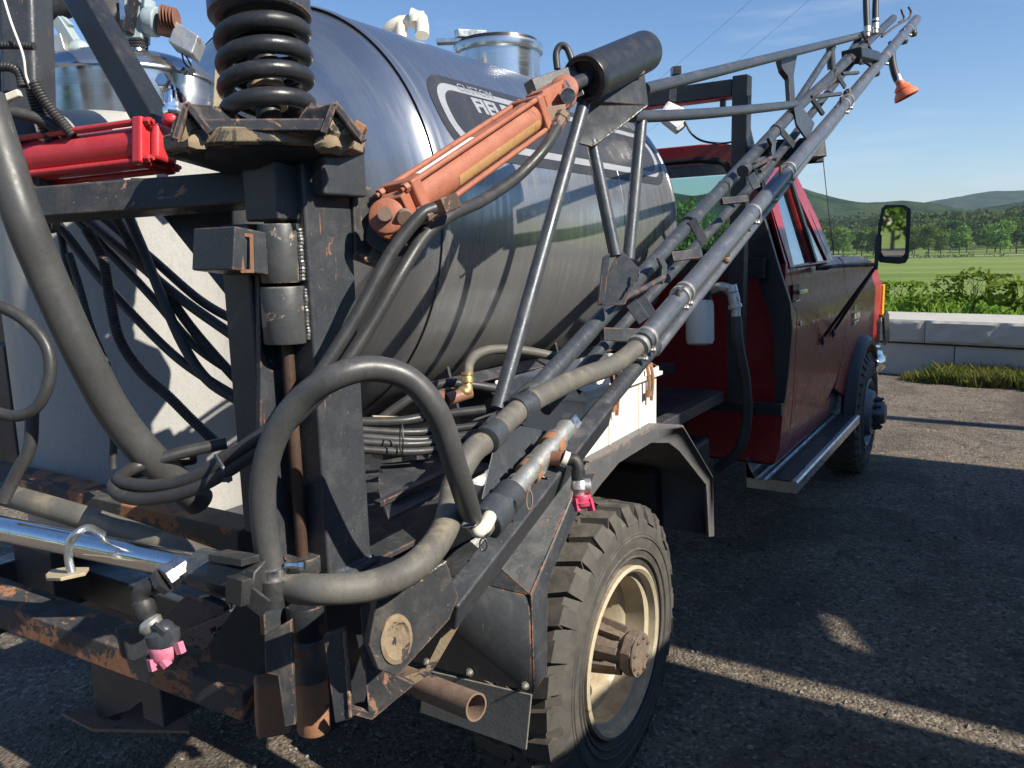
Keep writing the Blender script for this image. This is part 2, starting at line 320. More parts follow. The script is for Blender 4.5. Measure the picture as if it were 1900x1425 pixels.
# gravel ground
t = NT('gravel_ground'); p = t.pos()
big = t.noise(p, .55, 6, .6); med = t.noise(p, 5, 8, .7)
col = t.mix(big, (.165, .125, .09), (.28, .222, .162)); col = t.mix(t.ramp(med, .35, .7), col, (.175, .14, .108))
vo = t.n('ShaderNodeTexVoronoi'); t.l(p, vo.inputs['Vector']); vo.inputs['Scale'].default_value = 75
vs = t.n('ShaderNodeSeparateColor'); t.l(vo.outputs['Color'], vs.inputs[0])
col = t.mix(t.ramp(vs.outputs[0], .80, .95, 0, .8), col, (.34, .31, .27)); col = t.mix(t.ramp(vs.outputs[1], .75, .92, 0, .7), col, (.045, .042, .04))
vo2 = t.n('ShaderNodeTexVoronoi'); t.l(p, vo2.inputs['Vector']); vo2.inputs['Scale'].default_value = 52; vs2 = t.n('ShaderNodeSeparateColor'); t.l(vo2.outputs['Color'], vs2.inputs[0])
col = t.mix(t.ramp(vs2.outputs[0], .93, .97, 0, .6), col, (.40, .35, .28)); col = t.mix(t.ramp(vs2.outputs[1], .90, .97, 0, .6), col, (.05, .045, .04))
patch = t.ramp(t.noise(p, .8, 9, .7, .8), .46, .60, 0, .55); col = t.mix(patch, col, (.062, .050, .041)); oil = t.ramp(t.noise(p, 2.1, 8, .8, .5), .57, .63, 0, .75); col = t.mix(oil, col, (.035, .033, .032))
hh = t.math('ADD', t.math('MULTIPLY', t.math('SUBTRACT', 1., vo.outputs['Distance']), 1.), t.math('MULTIPLY', t.noise(p, 30, 8, .75), 1.4))
t.bsdf(Base_Color=col, Roughness=t.math('SUBTRACT', .92, t.math('MULTIPLY', oil, .25)), Normal=t.bump(hh, .9, .012), Specular_IOR_Level=.3); MT['gravel'] = t.m
t = NT('loose_stone'); p = t.pos(); q = t.noise(p, 21, 2, .5); col = t.mix(t.ramp(q, .35, .65), (.05, .047, .045), (.30, .27, .23))
t.bsdf(Base_Color=col, Roughness=.85); MT['stone'] = t.m
t = NT('meadow_grass'); p = t.pos(); a = t.noise(t.mapv(p, (.25, 1, 1)), .05, 8, .65); b = t.noise(t.mapv(p, (.4, 1, 1)), .8, 6, .7)
col = t.mix(t.ramp(a, .3, .7), (.15, .225, .05), (.25, .30, .085)); col = t.mix(t.ramp(b, .4, .75, 0, .6), col, (.085, .105, .04))
col = t.mix(t.ramp(t.noise(t.mapv(p, (.03, 1, 1)), .16, 4, .6), .60, .66, 0, .65), col, (.06, .06, .035))
t.bsdf(Base_Color=col, Roughness=.95, Specular_IOR_Level=.1, Normal=t.bump(b, .8, .4)); MT['meadow'] = t.m
t = NT('hill_forest'); p = t.pos(); a = t.noise(p, .035, 8, .75); b = t.noise(p, .004, 4, .5)
col = t.mix(t.ramp(a, .38, .62), (.015, .034, .012), (.065, .105, .03)); col = t.mix(t.ramp(b, .55, .65, 0, .35), col, (.075, .10, .035))
t.bsdf(Base_Color=col, Roughness=1., Specular_IOR_Level=.0, Normal=t.bump(a, 1., 14.)); MT['hill'] = t.m
def leafmat(name, c1, c2, sc=.6, tl=.25):
    t = NT(name); p = t.pos(); q = t.noise(p, sc, 4, .6); oi = t.n('ShaderNodeObjectInfo')
    c = t.mix(t.ramp(q, .3, .7), c1, c2); hs = t.n('ShaderNodeHueSaturation'); t.l(c, hs.inputs['Color'])
    t.l(t.ramp(oi.outputs['Random'], 0, 1, .75, 1.3), hs.inputs['Value']); t.l(t.ramp(oi.outputs['Random'], 0, 1, .485, .515), hs.inputs['Hue'])
    d = t.n('ShaderNodeBsdfDiffuse'); t.l(hs.outputs[0], d.inputs[0]); tl_ = t.n('ShaderNodeBsdfTranslucent'); t.l(hs.outputs[0], tl_.inputs[0])
    m = t.n('ShaderNodeMixShader'); m.inputs[0].default_value = tl; t.l(d.outputs[0], m.inputs[1]); t.l(tl_.outputs[0], m.inputs[2]); t.l(m.outputs[0], t.o.inputs[0]); return t.m
MT['leaf'] = leafmat('tree_leaves', (.10, .17, .035), (.20, .30, .07))
MT['leafdark'] = leafmat('dark_tree_leaves', (.045, .085, .022), (.12, .175, .045), .25)
MT['leafbright'] = leafmat('shrub_leaves', (.15, .26, .035), (.30, .42, .08), 3, .5)
MT['weed'] = leafmat('weed_blades', (.10, .14, .03), (.26, .25, .08), 3, .3)
MT['bark'] = worn('bark', (.11, .085, .06), .9, dust=.2, chip=.9)
MT['road'] = simple('far_road', Base_Color=(.42, .40, .36), Roughness=.9)

# ================================================================ SETTING
g = M(); g.add([(-60, -60, 0), (60, -60, 0), (60, 12.6, 0), (-60, 12.6, 0)], [(0, 1, 2, 3)])
tag(g.out('ground', MT['gravel'], keep=True), kind='structure')
def terrain_z(x, y):
    if y < 14: z = .35
    elif y < 45: t_ = (y-14)/31; z = .35-2.85*(t_*t_*(3-2*t_))
    elif y < 330: z = -2.5
    else: z = -2.5+(y-330)*.030
    return z
def grid(xs, ys, zf):
    m = M(); v = [(x, y, zf(x, y)) for y in ys for x in xs]; n = len(xs)
    m.add(v, [(j*n+i, j*n+i+1, (j+1)*n+i+1, (j+1)*n+i) for j in range(len(ys)-1) for i in range(n-1)]); return m
xs = list(np.linspace(-1500, 1200, 46)); ys = [12.45, 13, 14, 16, 20, 25, 30, 37, 45, 60, 90, 150, 250, 330, 450, 700, 1000, 1500]
tag(grid(xs, ys, terrain_z).out('field', MT['meadow'], keep=True), kind='structure')
ob = M(); R0, R1 = 60, 6000; v = []
for (a, b, c, d) in ((-R1, -R1, R1, -60), (-R1, -60, -60, 12.4), (60, -60, R1, 12.4)):
    ob.add([(a, b, -.05), (c, b, -.05), (c, d, -.05), (a, d, -.05)], [(0, 1, 2, 3)])
ob.add([(-R1, 12.4, -2.7), (R1, 12.4, -2.7), (R1, R1, -2.7), (-R1, R1, -2.7)], [(0, 1, 2, 3)])
tag(ob.out('far_meadow', MT['meadow'], keep=True), kind='structure')
def hill_z(x, y):
    a = x/max(y, 1); r = max(0, min(1, (y-1150)/950)); r = r*r*(3-2*r)
    h = 94+6*math.sin(a*9+.6)+6*math.sin(a*27+2)+7*max(0, 1-abs(a+.03)/.07)+5*noise.noise(V((x*.01, y*.01, 0)))
    back = max(0, (y-2100)/600)
    return -3+h*r-60*back+4.5*noise.noise(V((x*.022, y*.022, 3)))*r
tag(grid(list(np.linspace(-2300, 1500, 260)), list(np.linspace(1120, 2500, 90)), hill_z).out('hills', MT['hill'], keep=True), kind='structure')
def hill2_z(x, y):
    r = max(0, min(1, (y-720)/230)); r = r*r*(3-2*r); a = x/y; b = max(0, min(1, (-.13-a)/.10))
    return 8+(30+30*b+5*math.sin(a*40)+4*noise.noise(V((x*.03, y*.03, 5))))*r-30*max(0, (y-950)/150)
tag(grid(list(np.linspace(-900, 300, 150)), list(np.linspace(700, 1100, 40)), hill2_z).out('wooded_ridge', MT['hill'], keep=True), kind='structure')
rd = M(); rd.box((-260, 246, -2.49), (150, 251.5, -2.32)); tag(rd.out('far_road', MT['road'], keep=True), kind='structure')

def quads(cs, size, flat=.0, seed=0, aspect=1.):
    """many small leaf quads with random attitudes"""
    r = np.random.default_rng(seed); n = len(cs); cs = np.asarray(cs)
    a = r.normal(size=(n, 3)); a /= np.linalg.norm(a, axis=1)[:, None]; b = r.normal(size=(n, 3)); b[:, 2] *= (1-flat)
    b -= a*(a*b).sum(1)[:, None]; b /= np.linalg.norm(b, axis=1)[:, None]
    s = size*r.uniform(.55, 1.25, n)[:, None]
    v = np.stack([cs-a*s*.5, cs+b*s*.35*aspect, cs+a*s*.6, cs-b*s*.35*aspect], 1).reshape(-1, 3)
    return v, np.arange(4*n).reshape(-1, 4)
def mesh_np(name, v, f, mat):
    me = bpy.data.meshes.new(name); me.from_pydata(v.tolist(), [], f.tolist()); me.update(); me.materials.append(mat); return me
def crown_pts(n, lobes, seed):
    r = np.random.default_rng(seed); out = []
    for (cx, cy, cz, rx, rz) in lobes:
        k = int(n*rx*rx/sum(l[3]**2 for l in lobes)); d = r.normal(size=(k, 3)); d /= np.linalg.norm(d, axis=1)[:, None]
        rad = r.uniform(.55, 1.08, k)[:, None]; out.append(np.array([cx, cy, cz])+d*rad*np.array([rx, rx, rz]))
    return np.concatenate(out)
def tree_meshes(seed, h=10., mat='leaf', n=1500, leaf=.55):
    r = random.Random(seed); lobes = []
    for i in range(9):
        a = r.uniform(0, 6.28); t_ = r.uniform(.30, .92); rr = h*.22*(1.15-abs(t_-.55)*1.3)
        lobes.append((math.cos(a)*h*.17*r.uniform(.3, 1.2), math.sin(a)*h*.17*r.uniform(.3, 1.2), h*t_, rr*r.uniform(.7, 1.1), rr*r.uniform(.55, .9)))
    c = mesh_np('crown', *quads(crown_pts(n, lobes, seed), leaf, seed=seed), MT[mat])
    m = M(); m.tube([(0, 0, -.3), (.1, 0, h*.25), (0, .1, h*.5), (.1, 0, h*.8)], .1, 7)
    m.v = [V((p.x*(1.9-p.z/h*1.4)*h*.1, p.y*(1.9-p.z/h*1.4)*h*.1, p.z)) for p in m.v]
    for l in lobes[:6]: m.ringtube([(0, 0, h*.25), (l[0]*.6, l[1]*.6, l[2]*.8), (l[0], l[1], l[2])], [h*.012, h*.008, h*.004], 5)
    tm = bpy.data.meshes.new('trunk'); tm.from_pydata([tuple(p) for p in m.v], [], m.f); tm.materials.append(MT['bark'])
    return c, tm
TV = [tree_meshes(s, 10, 'leaf', 2200, .62) for s in (1, 2, 3, 4)]
TD = [tree_meshes(s, 10, 'leafdark', 2200, .62) for s in (11, 12, 13)]
def tree(x, y, z, h, var, label, group, rot=0.):
    t_ = thing('tree', label, 'tree', (x, y, z), group); t_.rotation_euler.z = rot; t_.scale = (h/10,)*3
    for nm, me in zip(('crown', 'trunk'), var):
        o = bpy.data.objects.new(nm, me); COL.objects.link(o); o.parent = t_
    return t_
R = random.Random(5)
for i in range(62):
    x = -175+i*3.7+R.uniform(-1.6, 1.6); y = R.uniform(258, 300)
    if i in (27, 44, 55): continue
    tree(x, y, -2.6, R.uniform(6.5, 11.5), TV[i % 4] if R.random() < .8 else TD[i % 3], 'light green leafy tree in the row beyond the meadow road', 'trees in the row beyond the meadow road', R.uniform(0, 6))
for i in range(34):
    x = -165+i*6.2+R.uniform(-2.5, 2.5); tree(x, R.uniform(305, 345), -2.6, R.uniform(9, 13.5), TD[i % 3] if R.random() < .6 else TV[i % 4], 'taller dark green tree in the second row beyond the meadow road', 'second row of trees beyond the meadow road', R.uniform(0, 6))
for i, (px, D, h) in enumerate([(1262, 150, 14), (1292, 175, 12.5), (1330, 200, 10), (1235, 160, 13)]):
    p = A(px, 500, D); tree(p.x, p.y, -2.6, h, TV[i], 'tall green tree on the meadow seen through the cab rear window', 'trees seen through the cab rear window', i*1.3)
for i in range(26):
    a = math.radians(R.uniform(150, 395)); d = R.uniform(34, 60)
    x, y = math.cos(a)*d, math.sin(a)*d
    if (y > 10 and -40 < x < 8) or (x < 0 and y > -.2*x): continue
    tree(x, y, 0, R.uniform(8, 13), TD[i % 3], 'dark green tree standing around the yard behind the viewer', 'trees around the yard behind the viewer', R.uniform(0, 6))
for i in range(11):
    tree(-20+i*3.6+R.uniform(-1, 1), R.uniform(-30, -23), 0, R.uniform(6, 9), TV[i % 4], 'mid green tree in the row close behind the viewer', 'row of trees close behind the viewer', R.uniform(0, 6))
# far wood: one mass
r = np.random.default_rng(3); cs = []
for i in range(1500):
    y = r.uniform(355, 720); x = r.uniform(-.62*y, .30*y)
    if -95 < x + (y-470)*.2 < -70 and y < 520: continue
    hz = terrain_z(x, y); h = r.uniform(10, 17); k = 62
    d = r.normal(size=(k, 3)); d /= np.linalg.norm(d, axis=1)[:, None]; d[:, 2] = d[:, 2]*.9
    cs.append(np.array([x, y, hz+h*.55])+d*np.array([h*.36, h*.36, h*.46])*r.uniform(.7, 1.05, (k, 1)))
v, f = quads(np.concatenate(cs), 2.3, seed=9)
o = bpy.data.objects.new('far_wood', mesh_np('far_wood', v, f, MT['leafdark'])); COL.objects.link(o); tag(o, 'dark green wood covering the rise below the hills', 'wood', kind='stuff')
# hedge strip along the far road
cs = []
for i in range(260):
    x = r.uniform(-150, 60); y = r.uniform(236, 243); s = r.uniform(.3, 1.0); cs.append(np.array([x, y, -2.5+s*.5])+r.normal(size=(14, 3))*s*.5)
v, f = quads(np.concatenate(cs), .5, seed=8); o = bpy.data.objects.new('hedge', mesh_np('hedge', v, f, MT['leafdark'])); COL.objects.link(o)
tag(o, 'low dark strip of brush along the near side of the far road', 'brush', kind='stuff')

# retaining wall of big concrete blocks
WY = 11.75; wz1 = AY(1640, 636, WY).z; wz2 = AY(1640, 629, WY).z; wz3 = AY(1640, 591, WY).z
pb = AZ(1640, 566, wz3); WD = min(1.2, max(.6, pb.y-WY))
wd = V((.9864, -.1645, 0)); wb = V((.1645, .9864, 0)); W0 = V((-1.49, 11.75, 0))
wall = thing('retaining_wall', 'low wall of large grey concrete blocks with a pale flat top at the edge of the gravel lot', 'wall', W0)
def block(s0, s1, z0_, z1, proud, rough, name='concrete_block'):
    m = M(); nx, nz = max(6, int((s1-s0)/.05)), 9; v = []
    for j in range(nz+1):
        for i in range(nx+1):
            s = s0+(s1-s0)*i/nx; z = z0_+(z1-z0_)*j/nz
            e = 0 if (i in (0, nx) or j in (0, nz)) else 1
            d = -proud-(rough*(.5+noise.fractal(V((s*7, z*7, 3)), 1., 2.1, 5)*.9))*e+.012*(1-e)
            v.append(W0+wd*s+wb*d+V((0, 0, z)))
    n1 = nx+1; f = [(j*n1+i, j*n1+i+1, (j+1)*n1+i+1, (j+1)*n1+i) for j in range(nz) for i in range(nx)]; k = len(v)
    for i in (0, nx):
        for z in (z0_, z1): v.append(W0+wd*(s0+(s1-s0)*i/nx)+wb*WD+V((0, 0, z)))
    tl, tr_ = nz*n1, nz*n1+nx
    f += [tuple([nz*n1+i for i in range(n1)])+(k+3, k+1), tuple([i for i in range(n1)][::-1])+(k, k+2), tuple(j*n1 for j in range(nz+1))[::-1]+(k, k+1), tuple(j*n1+nx for j in range(nz+1))+(k+3, k+2)]
    m.add(v, f); return m.out(name, MT['concrete'], wall, ang=30)
sj = (AY(1770, 660, 11.6)-W0).dot(wd)
for k in range(-8, 7): block(sj+k*1.52+.006, sj+(k+1)*1.52-.006, -.05, wz1, 0, .008)
for k in range(-8, 7): block(sj-.35+k*1.52+.004, sj-.35+(k+1)*1.52-.004, wz2-.02, wz3, .06, .035)
# weeds and shrubs
def blades(name, centres, h, wdt, n, mat, label, seed=1):
    r = np.random.default_rng(seed); V_, F_ = [], []
    for (cx, cy, cz, rad, hh) in centres:
        for i in range(n):
            a = r.uniform(0, 6.28); q = rad*math.sqrt(r.uniform()); b = np.array([cx+q*math.cos(a), cy+q*math.sin(a), cz]); L = hh*r.uniform(.4, 1.1)
            l = r.normal(size=2)*.35*L; s = np.array([math.cos(a*3), math.sin(a*3), 0])*wdt; k = len(V_)
            V_ += [b-s, b+s, b+np.array([l[0]*.4, l[1]*.4, L*.6])+s*.7, b+np.array([l[0], l[1], L])]; F_.append((k, k+1, k+2)); F_.append((k, k+2, k+3))
    me = bpy.data.meshes.new(name); me.from_pydata([tuple(x) for x in V_], [], F_); me.materials.append(MT[mat])
    o = bpy.data.objects.new(name, me); COL.objects.link(o); return tag(o, label, None, kind='stuff')
cen = []
for i in range(130):
    px = R.uniform(1700, 1960); s = (AY(px, 700, 11.7)-W0).dot(wd); c = W0+wd*s-wb*R.uniform(.0, .55)
    cen.append((c.x, c.y, 0, R.uniform(.03, .12), R.uniform(.08, .26)*(.5 if px < 1740 else 1)))
blades('weeds', cen, .2, .004, 55, 'weed', 'yellow green weeds growing at the foot of the concrete wall')
cen = []
for i in range(2300):
    y = R.uniform(12.9, 22); c = (R.uniform(-6, 5.5), y); cen.append((c[0], c[1], terrain_z(*c)-.05, .22, R.uniform(.25, .6)))
blades('tall_grass', cen, .4, .008, 26, 'leafbright', 'tall bright green grass on the bank behind the wall', 2)
def shrub(px, py, y, rad, h, leaf, n, label, seed):
    p = AY(px, py, y); r = np.random.default_rng(seed); rt = thing('shrub', label, 'shrub', (p.x, p.y, p.z-h/2))
    d = r.normal(size=(n, 3)); d /= np.linalg.norm(d, axis=1)[:, None]; q = d*r.uniform(.45, 1.05, (n, 1))*np.array([rad, rad*.7, h/2])
    q += .12*rad*np.sin(q*9/rad); q[:, 2] += h/2
    v, f = quads(q, leaf, seed=seed, aspect=1.5); o = bpy.data.objects.new('foliage', mesh_np('foliage', v, f, MT['leafbright'])); COL.objects.link(o); o.parent = rt
    m = M()
    for k in range(8): m.ringtube([(0, 0, -.2), (r.uniform(-.12, .12)*rad, 0, h*.4), (r.uniform(-.3, .3)*rad, r.uniform(-.2, .2)*rad, h*.75)], [.008, .005, .002], 5)
    s_ = m.out('stem', MT['bark'], None, keep=True); s_.parent = rt
shrub(1808, 532, 13.9, .48, .60, .055, 1500, 'large leafy yellow green shrub rising behind the middle of the concrete wall', 21)
shrub(1668, 545, 14.2, .5, .5, .06, 900, 'small bright shrub behind the wall beside the truck fender', 22)
shrub(1725, 563, 13.6, .40, .22, .045, 700, 'low spreading shrub behind the wall left of the large leafy shrub', 23)
shrub(1905, 545, 13.4, .42, .55, .075, 800, 'dark leafy shrub behind the wall at the right edge', 24)
hz = M(); hz.box((-2600, -200, -4), (1800, 2900, 150)); ho = hz.out('haze', None, keep=True); tag(ho, kind='stuff')
t = NT('haze_air'); pv = t.n('ShaderNodeVolumePrincipled'); pv.inputs['Color'].default_value = (.62, .76, 1, 1); pv.inputs['Density'].default_value = .00017; pv.inputs['Anisotropy'].default_value = .2; t.l(pv.outputs[0], t.o.inputs['Volume']); ho.data.materials.append(t.m)
# loose stones and crumbs on the lot
r = np.random.default_rng(4); n = 34000; V_ = np.zeros((n, 6, 3)); base = np.array([[1, 0, 0], [0, 1, 0], [-1, 0, 0], [0, -1, 0], [0, 0, .8], [0, 0, -.6]])
u = r.uniform(size=n); yy = .6+11*u**1.4; xx = -1.0+np.where(r.uniform(size=n) < .28, -3.2*r.uniform(size=n), (yy*.42+1)*r.uniform(-.6, 1, n))
sz = r.gamma(2., .0017, n)+.0015; sz = np.minimum(sz, .016)
for k in range(n):
    a = r.uniform(0, 6.28); c, s = math.cos(a), math.sin(a); b = base*r.uniform(.6, 1.3, (6, 1))*sz[k]
    V_[k, :, 0] = b[:, 0]*c-b[:, 1]*s+xx[k]; V_[k, :, 1] = b[:, 0]*s+b[:, 1]*c+yy[k]; V_[k, :, 2] = b[:, 2]+sz[k]*.3
fb = np.array([[0, 1, 4], [1, 2, 4], [2, 3, 4], [3, 0, 4], [1, 0, 5], [2, 1, 5], [3, 2, 5], [0, 3, 5]])
F_ = (fb[None]+6*np.arange(n)[:, None, None]).reshape(-1, 3)
o = bpy.data.objects.new('gravel', mesh_np('gravel', V_.reshape(-1, 3), F_, MT['stone'])); COL.objects.link(o); tag(o, 'loose gravel scattered over the dark lot', None, kind='stuff')

# ---- unseen canopy and trailer, added right of the viewer to shade the lot
cn = thing('shade_canopy', 'unseen open steel shed added beside the truck to shade the lot', 'shed', (4, 4.2, 0))
hl = [AZ(px, py, 0)+SUN*(4/SUN.z) for px, py in ((1494, 1122), (1558, 1150), (1618, 1226), (1522, 1180))]  # roof opening shaped to drop a diamond of light on the gravel
m = M(); m.plate([V(p) for p in ((1.84, 2.95, 4.), (8.5, 2.95, 4.), (8.5, 6.9, 4.), (1.84, 6.9, 4.))], (0, 0, -.06), [hl]); m.out('roof', MT['castgrey'], cn)
m = M(); m.box((8.4, -6, 0), (8.5, 12, 3.9)); m.out('wall', MT['castgrey'], cn)  # wall added to keep sky light off the shaded ground
for (x, y) in ((4.9, 3.05), (8.3, 3.05), (3.2, 6.75), (8.3, 6.75)):
    m = M(); m.bar((x, y, 0), (x, y, 3.9), .14, .14, (0, 1, 0)); m.out('post', MT['castgrey'], cn)
m = M(); m.bar((3.1, 8.5, 4.0), (8.5, 8.5, 4.0), .20, .14); m.bar((3.2, 6.75, 4.05), (3.2, 8.5, 4.05), .08, .08); m.bar((8.3, 6.75, 4.05), (8.3, 8.5, 4.05), .08, .08); m.out('beam', MT['castgrey'], cn)  # beam added to throw the bar shadow across the lot
tb = thing('shade_trailer', 'unseen box trailer added beside the viewer to shade the lot', 'trailer', (2.5, -.7, 0))
m = M(); m.box((1.72, -4, .5), (3.8, 2.91, 2.4)); m.out('body', MT['castgrey'], tb, .02)
for y in (-1.6, -.5):
    for x in (1.78, 3.5):
        m = M(); m.lathe((x, y, .36), (1, 0, 0), [(0, .2), (0, .36), (.22, .36), (.22, .2)], 28); m.out('wheel', MT['tyre'], tb)
m = M(); m.bar((2.7, 2.91, .5), (2.7, 3.7, .5), .1, .1); m.out('tow_bar', MT['black'], tb)
# ---- overhead wires
for i, (a, b, lb) in enumerate([((1120, 228), (1440, -40), 'thin overhead wire crossing the sky above the black lamp bracket'), ((1180, 262), (1560, -50), 'thin overhead wire crossing the sky left of the boom tip')]):
    p, q = A(*a, 45), A(*b, 38); c = (p+q)/2-V((0, 0, .15)); m = M(); m.tube([p, c, q], .006, 5); tag(m.out('overhead_wire', MT['plastic']), lb, 'wire')

# ================================================================ STAINLESS TANK
TX, TZ, TR, TY0, TY1 = -2.0, 1.849, .654, 1.815, 3.545
tank = thing('stainless_tank', 'large brushed stainless steel tank lying along the truck bed with a domed rear end', 'tank', (TX, 2.7, TZ-TR))
HD = .20
prof = [(-HD*math.cos(a), TR*math.sin(a)) for a in np.linspace(.02, math.pi/2, 14)]
prof = prof[:-1]+[(0, TR), (TY1-TY0, TR)]+[((TY1-TY0)+.16*math.sin(a), TR*math.cos(a)) for a in np.linspace(.1, math.pi/2-.02, 10)]
m = M(); m.lathe((TX, TY0, TZ), (0, 1, 0), prof, 128); m.out('shell', MT['tank'], tank, ang=60)
def band(y, w_, h): return M().lathe((TX, y-w_/2, TZ), (0, 1, 0), [(0, TR-.001), (min(.012, w_*.3), TR+h), (w_-min(.012, w_*.3), TR+h), (w_, TR-.001)], 128, cap=False)
band(TY0-.012, .040, .0035).out('weld_band', MT['tank'], tank, ang=60)
band(TY0+1.16, .008, .0025).out('seam', MT['tank'], tank, ang=60); band(TY1-.012, .02, .004).out('rim_band', MT['tank'], tank, ang=60)
def oncyl(px, py, r=TR):
    d = ray(px, py); ox, oz = CAM.x-TX, CAM.z-TZ; a = d.x**2+d.z**2; b = 2*(ox*d.x+oz*d.z); c = ox*ox+oz*oz-r*r
    D = b*b-4*a*c
    t_ = (-b-math.sqrt(max(0, D)))/(2*a); p = CAM+d*t_; return p.y, math.atan2(p.z-TZ, p.x-TX)
def cylp(y, a, r): return V((TX+r*math.cos(a), y, TZ+r*math.sin(a)))
def cylsheet(poly, r0_, r1_):
    """thin curved sheet following the tank; poly in (y, angle)"""
    bm = bmesh.new(); vs = [bm.verts.new((y, a*TR, 0)) for y, a in poly]; bm.faces.new(vs)
    ys_ = [p[0] for p in poly]; as_ = [p[1]*TR for p in poly]
    k = min(as_)
    while k < max(as_):
        bmesh.ops.bisect_plane(bm, geom=bm.verts[:]+bm.edges[:]+bm.faces[:], plane_co=(0, k, 0), plane_no=(0, 1, 0)); k += .03
    bmesh.ops.triangulate(bm, faces=bm.faces[:]); bm.verts.index_update()
    v = [cylp(q.co.x, q.co.y/TR, r1_) for q in bm.verts]; f = [tuple(x.index for x in q.verts) for q in bm.faces]; bm.free(); return M().add(v, f)
def stad(y0, y1, a0, a1, rad, n=8):
    """rounded outline in (y, angle)"""
    out = []; ra = rad/TR
    for cx, cy, s in ((y1-rad, a1-ra, 0), (y0+rad, a1-ra, 1), (y0+rad, a0+ra, 2), (y1-rad, a0+ra, 3)):
        for k in range(n+1):
            t_ = math.pi/2*(s+k/n); out.append((cx+rad*math.cos(t_), cy+ra*math.sin(t_)))
    return out
yl, al = oncyl(806, 185); yr, ar = oncyl(1232, 332); at_ = oncyl(860, 158)[1]; ab = oncyl(1150, 322)[1]
print('DECAL', yl, al, yr, ar, at_, ab)
a0, a1 = math.radians(15.5), math.radians(40.5); yl, yr = 1.868, 3.50
dec = cylsheet(stad(yl, yr, a0, a1, .13), 0, TR+.0016); dec.out('decal_border', MT['decal'], tank, ang=60)
i1, i2 = .034, .060
dec = cylsheet(stad(yl+i1, yr-i1*1.2, a0+i1/TR, a1-i1/TR, .10), 0, TR+.0026); db = dec.out('decal_stripe', MT['stripe'], tank, ang=60)
dec = cylsheet(stad(yl+i2*1.1, yr-i2*1.3, a0+i2/TR, a1-i2/TR, .075), 0, TR+.0036); dp = dec.out('decal_panel', MT['decal'], tank, ang=60)
def text_mesh(s, size, ext=0.0, bold=.0):
    c = bpy.data.curves.new('txt', 'FONT'); c.body = s; c.size = size; c.extrude = ext; c.offset = bold; c.resolution_u = 3
    o = bpy.data.objects.new('txt', c); COL.objects.link(o); dg = bpy.context.evaluated_depsgraph_get(); me = o.evaluated_get(dg).to_mesh()
    v = [p.co.copy() for p in me.vertices]; f = [tuple(p.vertices) for p in me.polygons]; o.evaluated_get(dg).to_mesh_clear(); bpy.data.objects.remove(o); return v, f
ty, ta = 2.085, math.radians(29.6)
v, f = text_mesh('FIELD', .075, bold=.003)
m = M(); m.add([cylp(ty+p.x*1.25, ta+p.y/TR+p.x*.0, TR+.0046) for p in v], f); m.out('lettering', MT['stripe'], tank)
ty, ta = 2.05, math.radians(36.2)
v, f = text_mesh('CUSTOM', .040); m = M(); m.add([cylp(ty+.0+p.x*1.2, ta+p.y/TR, TR+.0046) for p in v], f); m.out('lettering', MT['stripe'], tank)
# manway
mp = V((TX-.02, 2.62, TZ+TR-.03)); mq = None
c1 = A(925, 140, 1); 
best = min(((abs((V((TX+.05, y, TZ+TR+.06))-CAM).dot(cr)/depth(V((TX+.05, y, TZ+TR+.06)))*F+950-925), y) for y in np.linspace(2, 4, 200)))
my = best[1]; mr = .5*165/F*depth(V((TX, my, 2.55))); print('MANWAY', my, mr)
m = M(); m.lathe((TX+.05, my, TZ+TR-.08), (0, 0, 1), [(0, mr*.93), (.155, mr*.93), (.160, mr), (.175, mr*1.01), (.19, mr), (.192, mr*.95), (.20, mr*.6)], 64)
mw = m.out('manway', MT['canister'], tank)
m = M(); m.lathe((TX+.05, my, TZ+TR+.112), (0, 0, 1), [(0, mr*.9), (.018, mr*.88), (.03, mr*.6)], 48); m.out('lid', MT['black_clean'], mw)
m = M(); m.bar((TX-.2, my-.1, TZ+TR+.15), (TX+.12, my+.1, TZ+TR+.155), .05, .018); m.bar((TX-.05, my-.16, TZ+TR+.15), (TX+.0, my-.02, TZ+TR+.165), .035, .03); m.out('latch', MT['alu'], mw, .003)
# white vent elbow
D = 2.95
m = M(); m.ringtube([A(718, 58, D+.02), A(728, 47, D), A(742, 40, D), A(768, 38, D)], .021, 16); m.ringtube([A(764, 37, D-.005), A(786, 37, D-.01)], .031, 18)
m.ringtube([A(770, 36, D-.01), A(782, 38, D-.02), A(783, 50, D-.03), A(783, 66, D-.04)], .026, 18); m.ringtube([A(745, 74, D), A(744, 45, D)], .024, 16); m.ringtube([A(762, 28, D-.02), A(770, 30, D-.02), A(771, 44, D-.02)], .026, 16)
m.out('vent_elbow', MT['pvc'], tank)
# cradle under the tank
m = M()
for y in (2.0, 2.7, 3.35):
    pts = [cylp(y, a, TR+.006) for a in np.linspace(-2.2, -.75, 14)]; m.plate(pts+[V((TX+TR*.9, y, 1.0)), V((TX-TR*.9, y, 1.0))], (0, .012, 0))
m.bar((TX+TR*.86, 1.7, 1.17), (TX+TR*.86, 3.7, 1.17), .06, .05); m.bar((TX-TR*.86, 1.7, 1.17), (TX-TR*.86, 3.7, 1.17), .06, .05)
m.bar((TX+TR*.80, 1.75, 1.355), (TX+TR*.80, 3.6, 1.33), .05, .008, (.6, 0, 1)); m.out('cradle', MT['black'], tank, .003)

# ================================================================ PICKUP TRUCK
truck = thing('chassis_truck', 'red single cab chassis truck carrying the tank, its side in shade', 'truck', (-2.0, 4, 0))
CX = -2.0
def mirrorx(p): return V((2*CX-p[0], p[1], p[2]))
YR = 4.15
